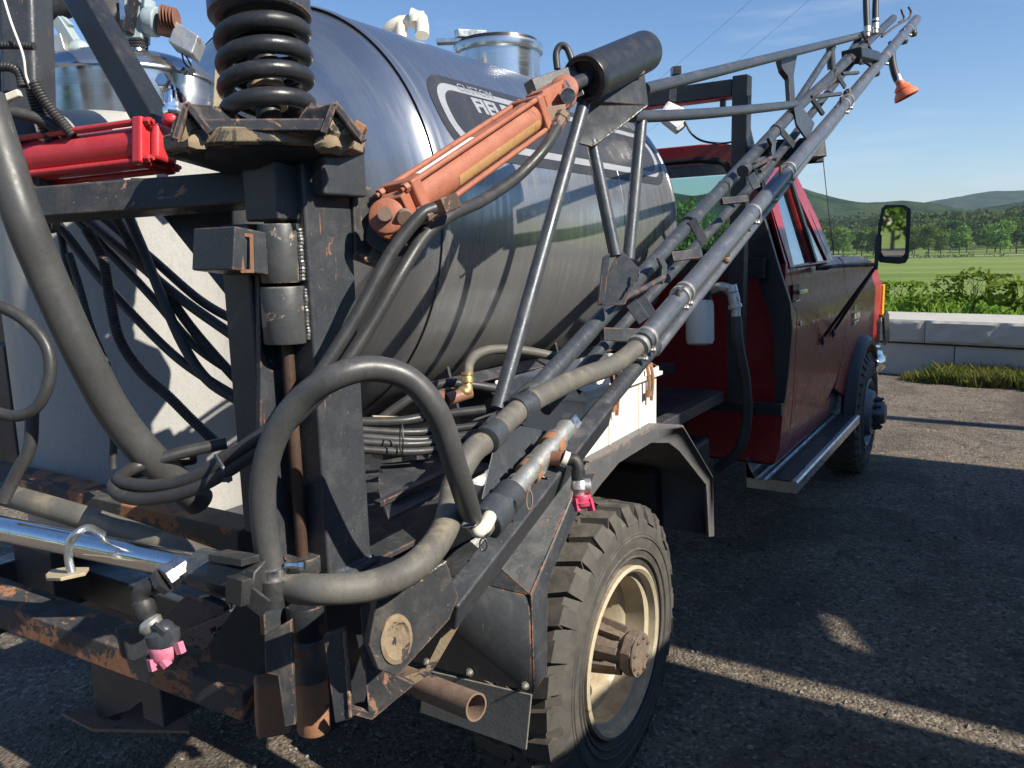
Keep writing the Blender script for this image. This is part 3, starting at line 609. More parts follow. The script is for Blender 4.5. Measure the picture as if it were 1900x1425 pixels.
# rear wall with window hole
rp = [AY(px, py, YR) for px, py in ((1300, 268), (1345, 267), (1366, 271), (1385, 280), (1398, 298), (1410, 330), (1428, 400))]
rp = [V((p.x, YR, p.z)) for p in rp]+[V((-1.0, YR, 1.66)), V((-1.0, YR, 1.3)), V((-1.03, YR, .62))]
out = rp+[mirrorx(p) for p in rp[::-1]]
hp = [AY(px, py, YR) for px, py in ((1300, 297), (1335, 299), (1348, 307), (1356, 325), (1372, 425), (1371, 452), (1358, 466), (1300, 468))]
hole = hp+[mirrorx(p) for p in hp[::-1]]
m = M(); m.plate(out, (0, .035, 0), [hole]); cab = m.out('cab_rear_wall', MT['cab'], truck, .006)
gas = [h+(h-V((CX, YR, 1.85)))*0 for h in hole]; m = M(); m.ringtube([p-V((0, .008, 0)) for p in hole+hole[:1]], .016, 8, cap=False); m.out('window_gasket', MT['glass_dark'], truck)
hin = [V((CX, YR+.012, 1.85))+(h-V((CX, YR, 1.85)))*1.0 for h in hole]; m = M(); m.plate(hin, (0, .006, 0)); m.out('rear_window', MT['glass'], truck)
# roof: the top of the same outline run forward
top = [p for p in out if p.z > 1.9]; top = rp[:6]; seg = top[::-1]; seg = [p for p in rp[:6]][::-1]+[mirrorx(p) for p in rp[:6]]
YF = AP(1466, 318, (-1, 0, 1.65), (.35, 0, .1)).y; YW = AP(1545, 484, (-1, 0, 1.65), (.35, 0, .1)).y; print('YF', YF, 'YW', YW, 'roofz', rp[1].z)
m = M(); v = []; n = len(seg); K = 7
for k in range(K):
    t_ = k/(K-1); y = YR+(YF-YR)*t_
    for i, p in enumerate(seg): v.append(V((p.x, y, p.z+.035*math.sin(t_*math.pi)*(1-abs(p.x-CX)/1.1)-.03*max(0, t_-.8)*5*(.6))))
m.add(v, [(k*n+i, k*n+i+1, (k+1)*n+i+1, (k+1)*n+i) for k in range(K-1) for i in range(n-1)]); ro = m.out('roof', MT['cab'], truck)
s_ = ro.modifiers.new('t', 'SOLIDIFY'); s_.thickness = .03; s_.offset = -1
m = M(); m.box((CX-.85, YR+.05, rp[1].z-.10), (CX+.85, YF-.05, rp[1].z-.085)); m.out('headliner', MT['interior'], truck)
# greenhouse side: B pillar, A pillar, window frame, both sides
P0, PN = (-1, 0, 1.65), (.35, 0, .1)
def GP(px, py): return AP(px, py, P0, PN)
TH = V((-.035, 0, -.004))
pil = [V((-1.0, YR, 1.655)), GP(1463, 495), GP(1425, 371), GP(1416, 338), V((-1.1, YR, 2.0))]
for sd in (0, 1):
    q = (lambda p: mirrorx(p)) if sd else (lambda p: V(p)); th = mirrorx(TH+V((2*CX, 0, 0)))*1 if 0 else (V((.035, 0, -.004)) if sd else TH)
    m = M(); m.plate([q(p) for p in pil], th); m.out('rear_pillar', MT['cab'], truck, .004)
    ap = [GP(1459, 306), GP(1468, 303), GP(1516, 403), GP(1549, 484), GP(1541, 486), GP(1508, 405)]
    m = M(); m.plate([q(p) for p in ap], th*1.3); m.out('front_pillar', MT['cab'], truck, .004)
    fr = [GP(1428, 371), GP(1418, 336), GP(1412, 316), GP(1463, 306), GP(1470, 320), GP(1541, 486), GP(1467, 496)]
    gh = [GP(1441, 361), GP(1432, 328), GP(1455, 318), GP(1505, 486), GP(1473, 492)]
    qh = [GP(1466, 332), GP(1535, 483), GP(1514, 485)]
    m = M(); m.plate([q(p) for p in fr], th*.7, [[q(p) for p in gh], [q(p) for p in qh]]); m.out('window_frame', MT['cab' if True else 0], truck, .002)
    m = M(); m.bar(q(GP(1458, 320)+V((.012, 0, 0))), q(GP(1509, 486)+V((.012, 0, 0))), .02, .05, (0, 1, 0)); m.out('window_channel', MT['glass_dark'], truck, .003)
    m = M(); m.plate([q(p)+th*.3 for p in gh], th*.15); m.out('door_window', MT['doorglass'], truck)
    m = M(); m.plate([q(p)+th*.3 for p in qh], th*.15); m.out('quarter_window', MT['glass'], truck)
# windshield
wa, wb_ = GP(1466, 318), GP(1545, 484); m = M(); m.plate([wa, wb_, mirrorx(wb_), mirrorx(wa)], (0, .006, .004)); m.out('windshield', MT['glass'], truck)
# body side: an outline in (x, z) run along y, cut to a polygon in (y, z)
SP = [(-1.035, .60), (-1.005, .70), (-.99, 1.0), (-.985, 1.395), (-1.012, 1.462), (-1.016, 1.56), (-1.03, 1.625), (-1.06, 1.662)]
def sx(z):
    for (x0, z0_), (x1, z1) in zip(SP, SP[1:]):
        if z <= z1: return x0+(x1-x0)*max(0, (z-z0_))/(z1-z0_)
    return SP[-1][0]
def side(name, poly, mat, th=.03, off=0., sd=0):
    bm = bmesh.new(); bm.faces.new([bm.verts.new((y, z, 0)) for y, z in poly])
    for zz in [s[1] for s in SP]+[.8, .9, 1.1, 1.2, 1.3]: bmesh.ops.bisect_plane(bm, geom=bm.verts[:]+bm.edges[:]+bm.faces[:], plane_co=(0, zz, 0), plane_no=(0, 1, 0))
    bm.verts.index_update(); v = []
    for q in bm.verts:
        x = sx(q.co.y)+off; v.append(V((x, q.co.x, q.co.y)))
    f = [tuple(a.index for a in q.verts) for q in bm.faces]; be = [(e.verts[0].index, e.verts[1].index) for e in bm.edges if e.is_boundary]; n_ = len(v)
    v2 = v+[p-V((th, 0, 0)) for p in v]; f2 = f+[tuple(i+n_ for i in q) for q in f]+[(a, b, b+n_, a+n_) for a, b in be]; bm.free()
    if sd: v2 = [mirrorx(p) for p in v2]
    m = M(); m.add(v2, f2); return m.out(name, mat, truck if not sd else truck, 0, ang=25)
YD0 = 4.365; YD1 = AX(1571, 600, -.99).y; YD1 = min(YD1, 6.0); print('door', YD0, YD1)
dpoly = [(YD0, .76), (YD1-.55, .76), (YD1-.28, .84), (YD1-.12, .98), (YD1-.06, 1.15), (YD1, 1.35), (YD1, 1.50), (YD1-.02, 1.62), (YD1-.05, 1.662), (YD0, 1.662)]
WYc, WZc = 6.5, .47
arch = [(WYc+.53*math.cos(a), WZc+.53*math.sin(a)) for a in np.linspace(math.pi*1.06, -.2, 20)]
fpoly = [(YD1+.008, .70), (YD1+.008, 1.662), (6.6, 1.655), (7.15, 1.615), (7.42, 1.50), (7.5, 1.35), (7.5, .85), (7.05, .80)]+arch[::-1][2:]+[(YD1+.02, .66)]
fpoly = [(YD1+.008-.0, 1.35), (YD1+.008, 1.662), (6.6, 1.65), (7.1, 1.60), (7.35, 1.50), (7.45, 1.35), (7.45, .9), (7.06, .9)]+[(WYc+.55*math.cos(a), WZc+.55*math.sin(a)) for a in np.linspace(.85, math.pi*.88, 14)]+[(YD1-.28+.01, .80), (YD1-.11, .97), (YD1-.05, 1.15)]
for sd in (0, 1):
    d_ = side('door', dpoly, MT['cab'], sd=sd)
    if not sd: door = d_
    side('cab_side', [(YR+.003, .62), (YD0-.012, .62), (YD0-.012, 1.662), (YR+.003, 1.662)], MT['cab'], sd=sd)
    side('rocker_panel', [(YD0-.010, .60), (YD1-.35, .60), (YD1-.35, .752), (YD0-.010, .752)], MT['cab'], off=-.01, sd=sd)
    side('fender', fpoly, MT['cab'], sd=sd)
m = M(); m.box((-1.12, YR+.1, .64), (-1.045, YD1+.2, 1.6)); m.out('door_liner', MT['interior'], truck)
# door handle
def SX(px, py, x=-.985): return AX(px, py, x)
h0 = SX(1478, 543, -.985); m = M(); hy, hz = h0.y, h0.z
m.bar((-.975, hy, hz), (-.975, hy+.17, hz+.0), .018, .022); m.bar((-1.0, hy+.01, hz), (-.975, hy+.01, hz), .02, .02, (0, 0, 1)); m.bar((-.992, hy, hz-.045), (-.992, hy+.10, hz-.045), .012, .006)
m.out('handle', MT['chrome'], door, .003); m = M(); m.box((-1.012, hy-.01, hz-.05), (-1.0, hy+.12, hz+.04)); m.out('handle_recess', MT['glass_dark'], door)
k0 = SX(1484, 600); m = M(); m.cyl((-.99, k0.y, k0.z), (-.978, k0.y, k0.z), .014, 14); m.out('lock', MT['chrome'], door)
# badge
b0 = SX(1584, 592, -.978)
for i, (s, sz_) in enumerate((('F', .075), ('SUPER', .05), ('DUTY', .04))):
    v, f = text_mesh(s, sz_, .002, .002); m = M(); m.add([V((b0.x+.004+p.z, b0.y+p.x*1.6, b0.z+.045-.045*i+p.y)) for p in v], f); m.out('badge_letters', MT['chrome'], truck)
# hood and cowl
m = M(); ys_ = [YW-.06, 5.6, 6.3, 6.9, 7.2, 7.36, 7.44]; zt = [1.66, 1.665, 1.655, 1.625, 1.58, 1.50, 1.40]; xo = [-1.06, -1.06, -1.06, -1.065, -1.075, -1.10, -1.13]; v = []
for y, z, x in zip(ys_, zt, xo):
    for k in range(13):
        t_ = k/12; xx_ = x+(2*CX-2*x)*t_; v.append(V((xx_, y, z-.012+.045*math.sin(math.pi*t_)+.02*math.exp(-((t_-.08)/.05)**2)+.02*math.exp(-((t_-.92)/.05)**2))))
m.add(v, [(j*13+i, j*13+i+1, (j+1)*13+i+1, (j+1)*13+i) for j in range(6) for i in range(12)]); hd = m.out('hood', MT['cab'], truck); s_ = hd.modifiers.new('t', 'SOLIDIFY'); s_.thickness = .02; s_.offset = -1
m = M(); m.box((-2.95, 7.40, .85), (-1.06, 7.46, 1.38)); m.out('grille_panel', MT['cab'], truck, .01)
m = M(); m.box((-1.015, 7.40, 1.12), (-.972, 7.475, 1.40)); m.out('marker_lamp', MT['amber'], truck, .008)
m = M(); m.box((-2.98, 7.47, .62), (-1.0, 7.62, .86)); m.ringtube([(-1.06, 7.55, .74), (-1.02, 7.48, .74), (-.995, 7.3, .74), (-.99, 7.16, .76)], [.10, .10, .08, .04], 12); m.out('front_bumper', MT['chrome'], truck, .01)
m = M(); m.plate([AX(px, py, -.93) for px, py in ((1641, 590), (1646, 577), (1650, 583), (1651, 630), (1643, 640))], (-.02, 0, 0)); m.out('bumper_guard', MT['glass_dark'], truck)
# wheel arch flare
m = M(); pts = [(WYc+(.535+(.02 if 1 else 0))*math.cos(a), WZc+.555*math.sin(a)) for a in np.linspace(.75, math.pi*1.03, 22)]
v = []
for (y, z) in pts:
    d = V((0, y-WYc, z-WZc)).normalized()
    for (dx, dr) in ((-1.0, .045), (-.955, .035), (-.925, .0), (-.925, -.03), (-1.0, -.03)): v.append(V((dx, y, z))+d*dr)
m.add(v, [(j*5+i, j*5+(i+1) % 5, (j+1)*5+(i+1) % 5, (j+1)*5+i) for j in range(len(pts)-1) for i in range(5)]); m.out('fender_flare', MT['plastic'], truck)
m = M(); wp = [V((-1.4, WYc+.56*math.cos(a), WZc+.56*math.sin(a))) for a in np.linspace(.5, math.pi*.93, 16)]; m.add(wp+[p+V((.39, 0, 0)) for p in wp], [(i, i+1, i+17, i+16) for i in range(15)]); m.out('wheel_well', MT['interior'], truck)
# cab interior
m = M(); m.box((-2.85, YR+.12, 1.0), (-1.2, YR+.30, 1.58)); m.box((-2.85, YR+.3, 1.0), (-1.2, YR+.7, 1.25)); m.out('seat', MT['interior'], truck, .04)
m = M(); m.box((-2.9, YW-.35, 1.3), (-1.1, YW-.1, 1.56)); m.out('dashboard', MT['interior'], truck, .03)
m = M(); c = V((-2.45, YW-.42, 1.68)); m.ringtube([c+V((math.cos(a)*.19, math.sin(a)*-.08, math.sin(a)*.17)) for a in np.linspace(0, 6.283, 25)], .014, 8); m.ringtube([c+V((-.18, 0, 0)), c+V((.18, 0, 0))], .012, 6); m.out('steering_wheel', MT['plastic'], truck)
m = M(); m.box((-2.95, YR+.04, .60), (-1.05, 5.9, .66)); m.box((-2.9, 5.4, .6), (-1.1, 5.45, 1.6)); m.out('cab_floor', MT['interior'], truck)
# running board
BZ = .55
rb = thing('x', None, None, (0, 0, 0)); bpy.data.objects.remove(rb)
m = M(); P = [(-1.16, BZ+.10), (-1.155, BZ+.0), (-1.11, BZ-.005), (-1.11, BZ+.006), (-1.10, BZ+.006), (-1.10, BZ-.004), (-1.07, BZ-.004), (-1.07, BZ+.006), (-1.06, BZ+.006), (-1.06, BZ-.004), (-1.035, BZ-.004), (-1.03, BZ+.004), (-.925, BZ+.004), (-.92, BZ+.012), (-.90, BZ+.010), (-.893, BZ), (-.893, BZ-.05), (-.90, BZ-.055), (-1.15, BZ-.055)]
def extr(P, y0, y1): return M().plate([V((x, y0, z)) for x, z in P], (0, y1-y0, 0))
YB0, YB1 = 4.08, 5.93
stp = extr(P, YB0, YB1).out('running_board', MT['alu'], truck, ang=20)
M().add([(-1.028, YB0+.003, BZ+.009), (-.928, YB0+.003, BZ+.009), (-.928, YB1-.003, BZ+.009), (-1.028, YB1-.003, BZ+.009)], [(0, 1, 2, 3)]).out('tread_strip', MT['plastic'], stp)
m = M(); m.box((-1.16, YB0+.4, BZ-.12), (-1.0, YB0+.46, BZ-.056)); m.box((-1.16, YB1-.4, BZ-.12), (-1.0, YB1-.34, BZ-.056)); m.out('bracket', MT['plastic'], stp)
m = M(); m.plate([V((-1.15, YB1+.001, BZ)), V((-1.02, YB1+.001, BZ)), V((-1.02, YB1+.001, BZ+.20)), V((-1.06, YB1+.001, BZ+.24)), V((-1.15, YB1+.001, BZ+.2))], (0, .01, 0))
for k in range(6): m.box((-1.14+k*.02, YB1-.006, BZ+.012), (-1.13+k*.02, YB1+.001, BZ+.2))
m.out('end_plate', MT['alu'], stp)
# mirror
md = 4.5; mir = thing('towing_mirror', 'tall black framed towing mirror on tubular arms standing out from the truck door', 'mirror', A(1625, 500, md))
mc = [(1636, 386), (1643, 380), (1678, 380), (1690, 388), (1690, 402), (1686, 478), (1680, 488), (1668, 490), (1632, 487), (1627, 476), (1629, 420)]
N_ = V((.07, -1, -.01)).normalized(); mp0 = A(1657, 435, md)
def MP(px, py): return AP(px, py, mp0, N_)
cen_ = MP(1659, 435)
m = M(); fo = [MP(*p) for p in mc]; fi = [cen_+(p-cen_)*.82 for p in fo]; fi = [MP(*p) for p in ((1640, 391), (1646, 385), (1674, 385), (1682, 392), (1679, 470), (1673, 477), (1640, 476), (1634, 466), (1633, 440))]
m.plate(fo, -N_*.028, [fi]); m.out('frame', MT['plastic'], mir, .004)
m = M(); m.plate([p-N_*.006 for p in fi], -N_*.004); m.out('glass', MT['mirror'], mir)
m = M(); m.plate([p-N_*.026 for p in fo], -N_*.006); m.out('backing', MT['plastic'], mir)
am = M(); am.tube([A(1625, 500, md), A(1627, 470, md), A(1628, 440, md)], .011, 10); am.bar(A(1627, 470, md), A(1629, 436, md), .02, .02, cr); am.out('bracket', MT['plastic'], mir)
e0 = AX(1519, 497, -1.0); am = M(); am.tube([e0, A(1528, 497, 4.25), A(1560, 493, 4.3), A(1624, 491, md)], .011, 10); am.bar(e0-V((0, .02, 0)), e0+V((.03, .06, 0)), .03, .03); am.out('arm', MT['black_clean'], mir)
for q_, w_ in (((1529, 624), -.975), ((1549, 610), -.975)):
    am = M(); am.tube([AX(*q_, w_), A(1622, 498, md)], .0095, 10); am.blob(AX(q_[0]-3, q_[1]+8, w_), .012, .012, .03); am.out('arm', MT['black_clean'], mir)
# antenna
m = M(); m.tube([AX(1547, 472, -1.05), AX(1536, 380, -1.05), AX(1523, 255, -1.05)], .0025, 6); m.out('antenna', MT['plastic'], truck)

# ---- wheels
def wheel(c, r, w_, name='wheel', front=False):
    """c: centre of the outer face plane, axis +x outward"""
    wt = bpy.data.objects.new(name, None); COL.objects.link(wt); wt.parent = truck; wt.location = V(c)-WL[truck.name]; WL[wt.name] = V(c)
    cx, cy, cz = c; m = M(); ri = .268 if not front else .255
    pr = [(-w_+.02, ri), (-w_+.0, ri+.05), (-w_-.012, (ri+r)*.5), (-w_+.0, r-.055), (-w_+.035, r-.018), (-w_/2, r-.014), (-.035, r-.018), (0, r-.052), (.012, (ri+r)*.5), (.006, ri+.045), (-.008, ri+.018), (-.02, ri)]
    m.lathe((cx, cy, cz), (1, 0, 0), pr, 96, cap=False)
    for rr, xx_ in ((r-.092, .0075), (ri+.10, .011), (ri+.06, .0085), (ri+.035, .004)): m.lathe((cx+xx_, cy, cz), (1, 0, 0), [(0, rr-.004), (.004, rr-.002), (.004, rr+.002), (0, rr+.004)], 96, cap=False)
    N = 30 if not front else 34
    def lug(a, x0, x1, ra, rb, da, sk):
        v = []
        for (rr, sh) in ((ra, 1.), (rb, .86)):
            for (x, s, aa) in ((x0, -1, 0), (x1, -1, sk), (x1, 1, sk), (x0, 1, 0)):
                an = a+aa+s*da*sh; v.append(V((cx+x, cy+math.cos(an)*rr, cz+math.sin(an)*rr)))
        m.add(v, [(0, 1, 2, 3), (7, 6, 5, 4), (0, 1, 5, 4), (1, 2, 6, 5), (2, 3, 7, 6), (3, 0, 4, 7)])
    for k in range(N):
        a = 2*math.pi*k/N; da = math.pi/N
        for sgn in (0, 1):
            X = (lambda x: x) if sgn == 0 else (lambda x: -w_-x)
            o_ = 0 if sgn == 0 else da
            lg = .075 if k % 2 else .095
            lug(a+o_, X(-.018), X(-.018-lg), r-.03, r+.002, da*.70, .05)
            # shoulder piece running down the side wall
            v = []; dd = da*(.64 if k % 2 else .52); dn = .055 if k % 2 else .085
            for (x, rr) in ((X(-.020), r-.0), (X(.001), r-.040), (X(.008), r-dn), (X(-.006), r-dn), (X(-.03), r-.05)):
                for s in (-1, 1): an = a+o_+s*dd; v.append(V((cx+x, cy+math.cos(an)*rr, cz+math.sin(an)*rr)))
            m.add(v, [(0, 1, 3, 2), (2, 3, 5, 4), (4, 5, 7, 6), (0, 2, 4, 6, 8), (1, 3, 5, 7, 9), (0, 1, 9, 8), (6, 7, 9, 8)])
        for q_ in range(2):
            xx_ = -w_*.40-(w_*.20)*q_; lug(a+da*(.9 if q_ else .25), xx_+.028, xx_-.028, r-.03, r+.003, da*.66, .07 if q_ else -.07)
            lug(a+da*(1.9 if q_ else 1.25), xx_+.018, xx_-.034, r-.03, r+.003, da*.22, -.05)
    ty_ = m.out('tyre', MT['tyre'], wt, ang=30)
    m = M()
    if not front:
        m.lathe((cx, cy, cz), (1, 0, 0), [(-.03, ri+.002), (.004, ri+.006), (.010, ri-.004), (.002, ri-.014), (-.022, ri-.018), (-.03, ri-.035), (-.10, ri-.040), (-.115, ri-.055), (-.20, ri-.065), (-.215, .165), (-.195, .15), (-.19, .02)], 72, cap=False); m.lathe((cx-.191, cy, cz), (1, 0, 0), [(0, .15), (.001, .02)], 40)
        m.out('rim', MT['rimcream'], wt, ang=40)
        m = M(); m.lathe((cx-.20, cy, cz), (1, 0, 0), [(0, .105), (.05, .10), (.06, .082), (.075, .082), (.205, .058), (.215, .072), (.245, .072), (.25, .066)], 8, a0=.39)
        m.lathe((cx+.05, cy, cz), (1, 0, 0), [(0, .07), (.006, .069)], 32)
        for k in range(8):
            a = 2*math.pi*(k+.5)/8; m.bolt((cx+.054, cy+.056*math.cos(a), cz+.056*math.sin(a)), (1, 0, 0), .008, .006, False)
            m.bar((cx-.14, cy+.088*math.cos(a), cz+.088*math.sin(a)), (cx+.0, cy+.066*math.cos(a), cz+.066*math.sin(a)), .022, .02, (0, math.cos(a), math.sin(a)))
        m.out('hub', MT['hub'], wt, .002)
        for k in range(10):
            a = 2*math.pi*(k+.2)/10; p = V((cx-.195, cy+.128*math.cos(a), cz+.128*math.sin(a))); n_ = M(); n_.lathe(p, (1, 0, 0), [(0, .021), (.006, .021)], 16); n_.lathe(p+V((.006, 0, 0)), (1, 0, 0), [(0, .017), (.03, .016)], 6); n_.lathe(p+V((.036, 0, 0)), (1, 0, 0), [(0, .009), (.02, .009)], 10); n_.out('lug_nut', MT['hub'], wt)
    else:
        m.lathe((cx, cy, cz), (1, 0, 0), [(-.03, ri+.002), (.0, ri+.006), (.008, ri-.004), (.0, ri-.014), (-.04, ri-.03), (-.05, .20), (.035, .165), (.045, .13), (.045, .085)], 64, cap=False); m.lathe((cx+.02, cy, cz), (1, 0, 0), [(0, .086), (.07, .084), (.10, .072), (.105, .06)], 32)
        m.out('rim', MT['hubdark'], wt, ang=40)
        for k in range(10):
            a = 2*math.pi*k/10; p = V((cx+.043, cy+.112*math.cos(a), cz+.112*math.sin(a))); n_ = M(); n_.lathe(p, (1, 0, 0), [(0, .017), (.028, .016)], 6); n_.lathe(p+V((.028, 0, 0)), (1, 0, 0), [(0, .009), (.03, .009)], 10); n_.out('lug_nut', MT['plastic'], wt)
    return wt
wheel((-1.0, 2.2, .475), .47, .30); wheel((-2.95, 2.2, .475), .47, .30); 
wheel((-.92, WYc, .47), .46, .27, front=True); wheel((-2.78, WYc, .47), .46, .27, front=True)
m = M(); m.cyl((-2.8, 2.2, .475), (-1.2, 2.2, .475), .07, 20); m.blob((-2.0, 2.2, .475), .2, .2, .2, 16, 10); m.out('rear_axle', MT['hub'], truck)
m = M(); m.box((-2.45, .95, .72), (-2.37, 7.3, .92)); m.box((-1.63, .95, .72), (-1.55, 7.3, .92))
for y in (1.2, 2.6, 3.9, 5.2, 6.8): m.box((-2.37, y, .76), (-1.63, y+.08, .86))
m.out('chassis_rail', MT['black'], truck, .006)
m = M(); m.box((-2.5, 5.3, .5), (-1.5, 6.6, .9)); m.out('engine_block', MT['plastic'], truck, .03)
m = M(); m.box((-1.52, 3.0, .55), (-1.22, 3.7, .85)); m.out('side_tank', MT['plastic'], truck, .03)

# ================================================================ FENDER, FLAP, EXHAUST (truck parts)
FX = -1.0
lip = [(1080, 880), (1094, 859), (1219, 789), (1267, 791), (1322, 885), (1325, 995), (1316, 997), (1311, 900), (1262, 838), (1241, 822), (1208, 822), (1150, 858), (1118, 896), (1096, 925)]
LP = [AX(px, py, FX) for px, py in lip]
fen = M(); fen.plate(LP, (-.012, 0, 0)); fp = LP[1:6]
for a, b in zip(fp, fp[1:]):
    n_ = (b-a).cross(V((1, 0, 0))).normalized()*.005; fen.plate([a, b, b+V((-.62, 0, 0)), a+V((-.62, 0, 0))], -n_ if n_.z > 0 or True else n_)
fender = fen.out('rear_fender', MT['fendergrey'], truck, .003)
YFc = 1.60; GX = AY(985, 1105, YFc).x
ra, rb_, rc = AX(985, 1105, GX), AY(990, 1287, YFc), AX(1078, 884, GX)
print('fender face', YFc, ra, rb_, rc)
XL = -1.78
m = M()
m.plate([ra, rc, V((XL, rc.y, rc.z)), V((XL, ra.y, ra.z))], (0, .004, -.004))
m.plate([ra, rb_, AY(768, 1228, YFc), V((AY(768, 1228, YFc).x-.2, YFc, ra.z))], (0, .005, 0))
s1, s2, s3, s4 = ra, rb_, V((rb_.x, YFc+.07, rb_.z+.02)), V((ra.x, YFc+.085, ra.z)); m.plate([s1, s2, s3, s4, V((rc.x, rc.y+.09, rc.z-.01)), rc], (-.006, 0, 0))
sp = m.out('splash_guard', MT['black'], truck, .012, seg=3)
for px, py in ((793, 1228), (872, 1247), (975, 1272)):
    m = M(); m.bolt(AY(px, py, YFc-.003), (0, -1, 0), .008, .007); m.out('bolt', MT['fitting'], sp)
m = M(); m.plate([AY(px, py, YFc-.012) for px, py in ((786, 1243), (986, 1290), (976, 1392), (779, 1322))], (0, .006, 0)); mf = m.out('mud_flap', worn('mud_splashed_flap', (.20, .19, .17), .75, var=.4, dust=.9, dustc=(.32, .29, .24), chip=.63, chipc=(.05, .048, .045), bump=.6, scale=2.5), truck, .002)
e0, e1 = A(716, 1246, 1.70), A(884, 1312, 1.50); m = M(); m.pipe(e0, e1, .0265, .0225, 32, .22); m.out('exhaust_pipe', MT['rustpipe'], truck, 0)
# deck behind the mast
m = M(); m.box((-1.76, 1.22, 1.075), (-1.16, 1.86, 1.09)); m.box((-1.76, 1.22, .92), (-1.70, 3.6, 1.07)); m.box((-1.22, 1.5, 1.02), (-1.16, 3.7, 1.07)); m.box((-2.9, 1.9, 1.00), (-1.3, 4.0, 1.02)); m.out('deck', MT['black'], truck, .004)
m = M(); m.plate([V((-1.72, 1.86, 1.09)), V((-1.16, 1.86, 1.09)), V((-1.10, 2.6, 1.13)), V((-1.5, 2.6, 1.13))], (0, 0, -.006)); m.out('deck_plate', MT['black'], truck)
# toolbox on the fender
tq = [AX(1085, 861, -1.03), AX(1218, 791, -1.03)]
ty0, ty1, tz0 = tq[0].y, tq[1].y, (tq[0].z+tq[1].z)/2+.0; tzt = AX(1215, 655, -1.06).z; tzs = AX(1222, 692, -1.03).z
tool = thing('toolbox', 'white plastic toolbox with rusty latches strapped on the black fender under the boom', 'toolbox', (-1.16, (ty0+ty1)/2, tz0))
m = M(); m.box((-1.33, ty0, tz0), (-1.03, ty1, tzs)); 
for k in (.30, .72): y = ty0+(ty1-ty0)*k; m.box((-1.031, y-.004, tz0+.01), (-1.024, y+.004, tzs-.01))
m.out('body', MT['white'], tool, .012, seg=3)
m = M(); pr_ = [(-1.335, tzs+.004), (-1.022, tzs+.004), (-1.022, tzs+.03), (-1.04, tzt-.06), (-1.08, tzt-.015), (-1.13, tzt), (-1.24, tzt), (-1.31, tzt-.04), (-1.335, tzs+.04)]
m.plate([V((x, ty0-.006, z)) for x, z in pr_], (0, ty1-ty0+.012, 0)); m.out('lid', MT['white'], tool, .008, seg=3)
m = M(); m.box((-1.34, ty0-.012, tzs-.004), (-1.012, ty1+.012, tzs+.010)); m.out('rim', MT['white'], tool, .003)
for k in (.30, .80):
    y = ty0+(ty1-ty0)*k; m = M(); m.tube([(-1.014, y-.016, tzs+.05), (-1.006, y-.016, tzs), (-1.01, y-.014, tzs-.06)], .006, 8); m.tube([(-1.014, y+.016, tzs+.05), (-1.006, y+.016, tzs), (-1.01, y+.014, tzs-.075)], .006, 8); m.bar((-1.012, y-.018, tzs+.045), (-1.012, y+.018, tzs+.045), .008, .012); m.bar((-1.012, y-.018, tzs-.05), (-1.012, y+.018, tzs-.05), .01, .018); m.out('latch', MT['rust'], tool)

# ================================================================ HEADACHE RACK
rack = thing('cab_guard', 'black square tube guard frame standing behind the red cab, carrying a work lamp', 'frame', (-2, 3.8, 1.0))
RY = 3.78
u0_, u1_ = AY(1377, 150, RY), AY(1380, 470, RY); ux = u0_.x
m = M(); m.box((ux-.036, RY-.035, 1.0), (ux+.036, RY+.035, AY(1377, 141, RY).z)); m.out('upright', MT['black_clean'], rack, .006)
m = M(); m.box((2*CX-ux-.036, RY-.035, 1.0), (2*CX-ux+.036, RY+.035, AY(1377, 141, RY).z)); m.out('upright', MT['black_clean'], rack, .006)
zt_ = AY(1377, 141, RY).z
m = M(); m.box((2*CX-ux+.036, RY-.033, zt_-.085), (ux-.037, RY+.033, zt_-.012)); m.out('top_rail', MT['black_clean'], rack, .005)
m = M(); m.box((2*CX-ux+.036, RY-.03, zt_-.093), (ux-.037, RY+.034, zt_-.087)); m.out('red_edging', MT['cab'], rack)
p = AY(1341, 195, RY); m = M(); m.box((p.x-.01, RY-.012, AY(1341, 202, RY).z), (p.x+.012, RY+.012, zt_-.094)); m.out('lamp_post', MT['black_clean'], rack)
m = M(); m.bar(V((ux, RY+.04, AY(1392, 215, RY).z)), V((ux+.02, RY+.40, AY(1392, 215, RY).z-.42)), .03, .03); m.bar(V((ux+.01, RY+.04, AY(1390, 250, RY).z)), V((ux+.03, RY+.20, AY(1390, 250, RY).z-.2)), .02, .06); m.out('brace', MT['black_clean'], rack, .003)
m = M(); m.plate([AY(px, py, 4.02) for px, py in ((1368, 470), (1392, 416), (1408, 396), (1416, 398), (1448, 505), (1466, 560), (1470, 610), (1462, 700), (1452, 770), (1440, 775), (1432, 600), (1400, 500))], (0, .03, 0)); m.out('corner_guard', MT['black_clean'], rack, .003)
m = M()
for a, b, h in (((1205, 500), (1420, 497), .10), ((1215, 745), (1452, 760), .06)):
    m = M(); p, q = AY(*a, 3.98), AY(*b, 3.98); m.bar(V((2*CX-q.x, 3.98, q.z)), q, .05, h); m.out('cross_rail', MT['black_clean'], rack, .004)
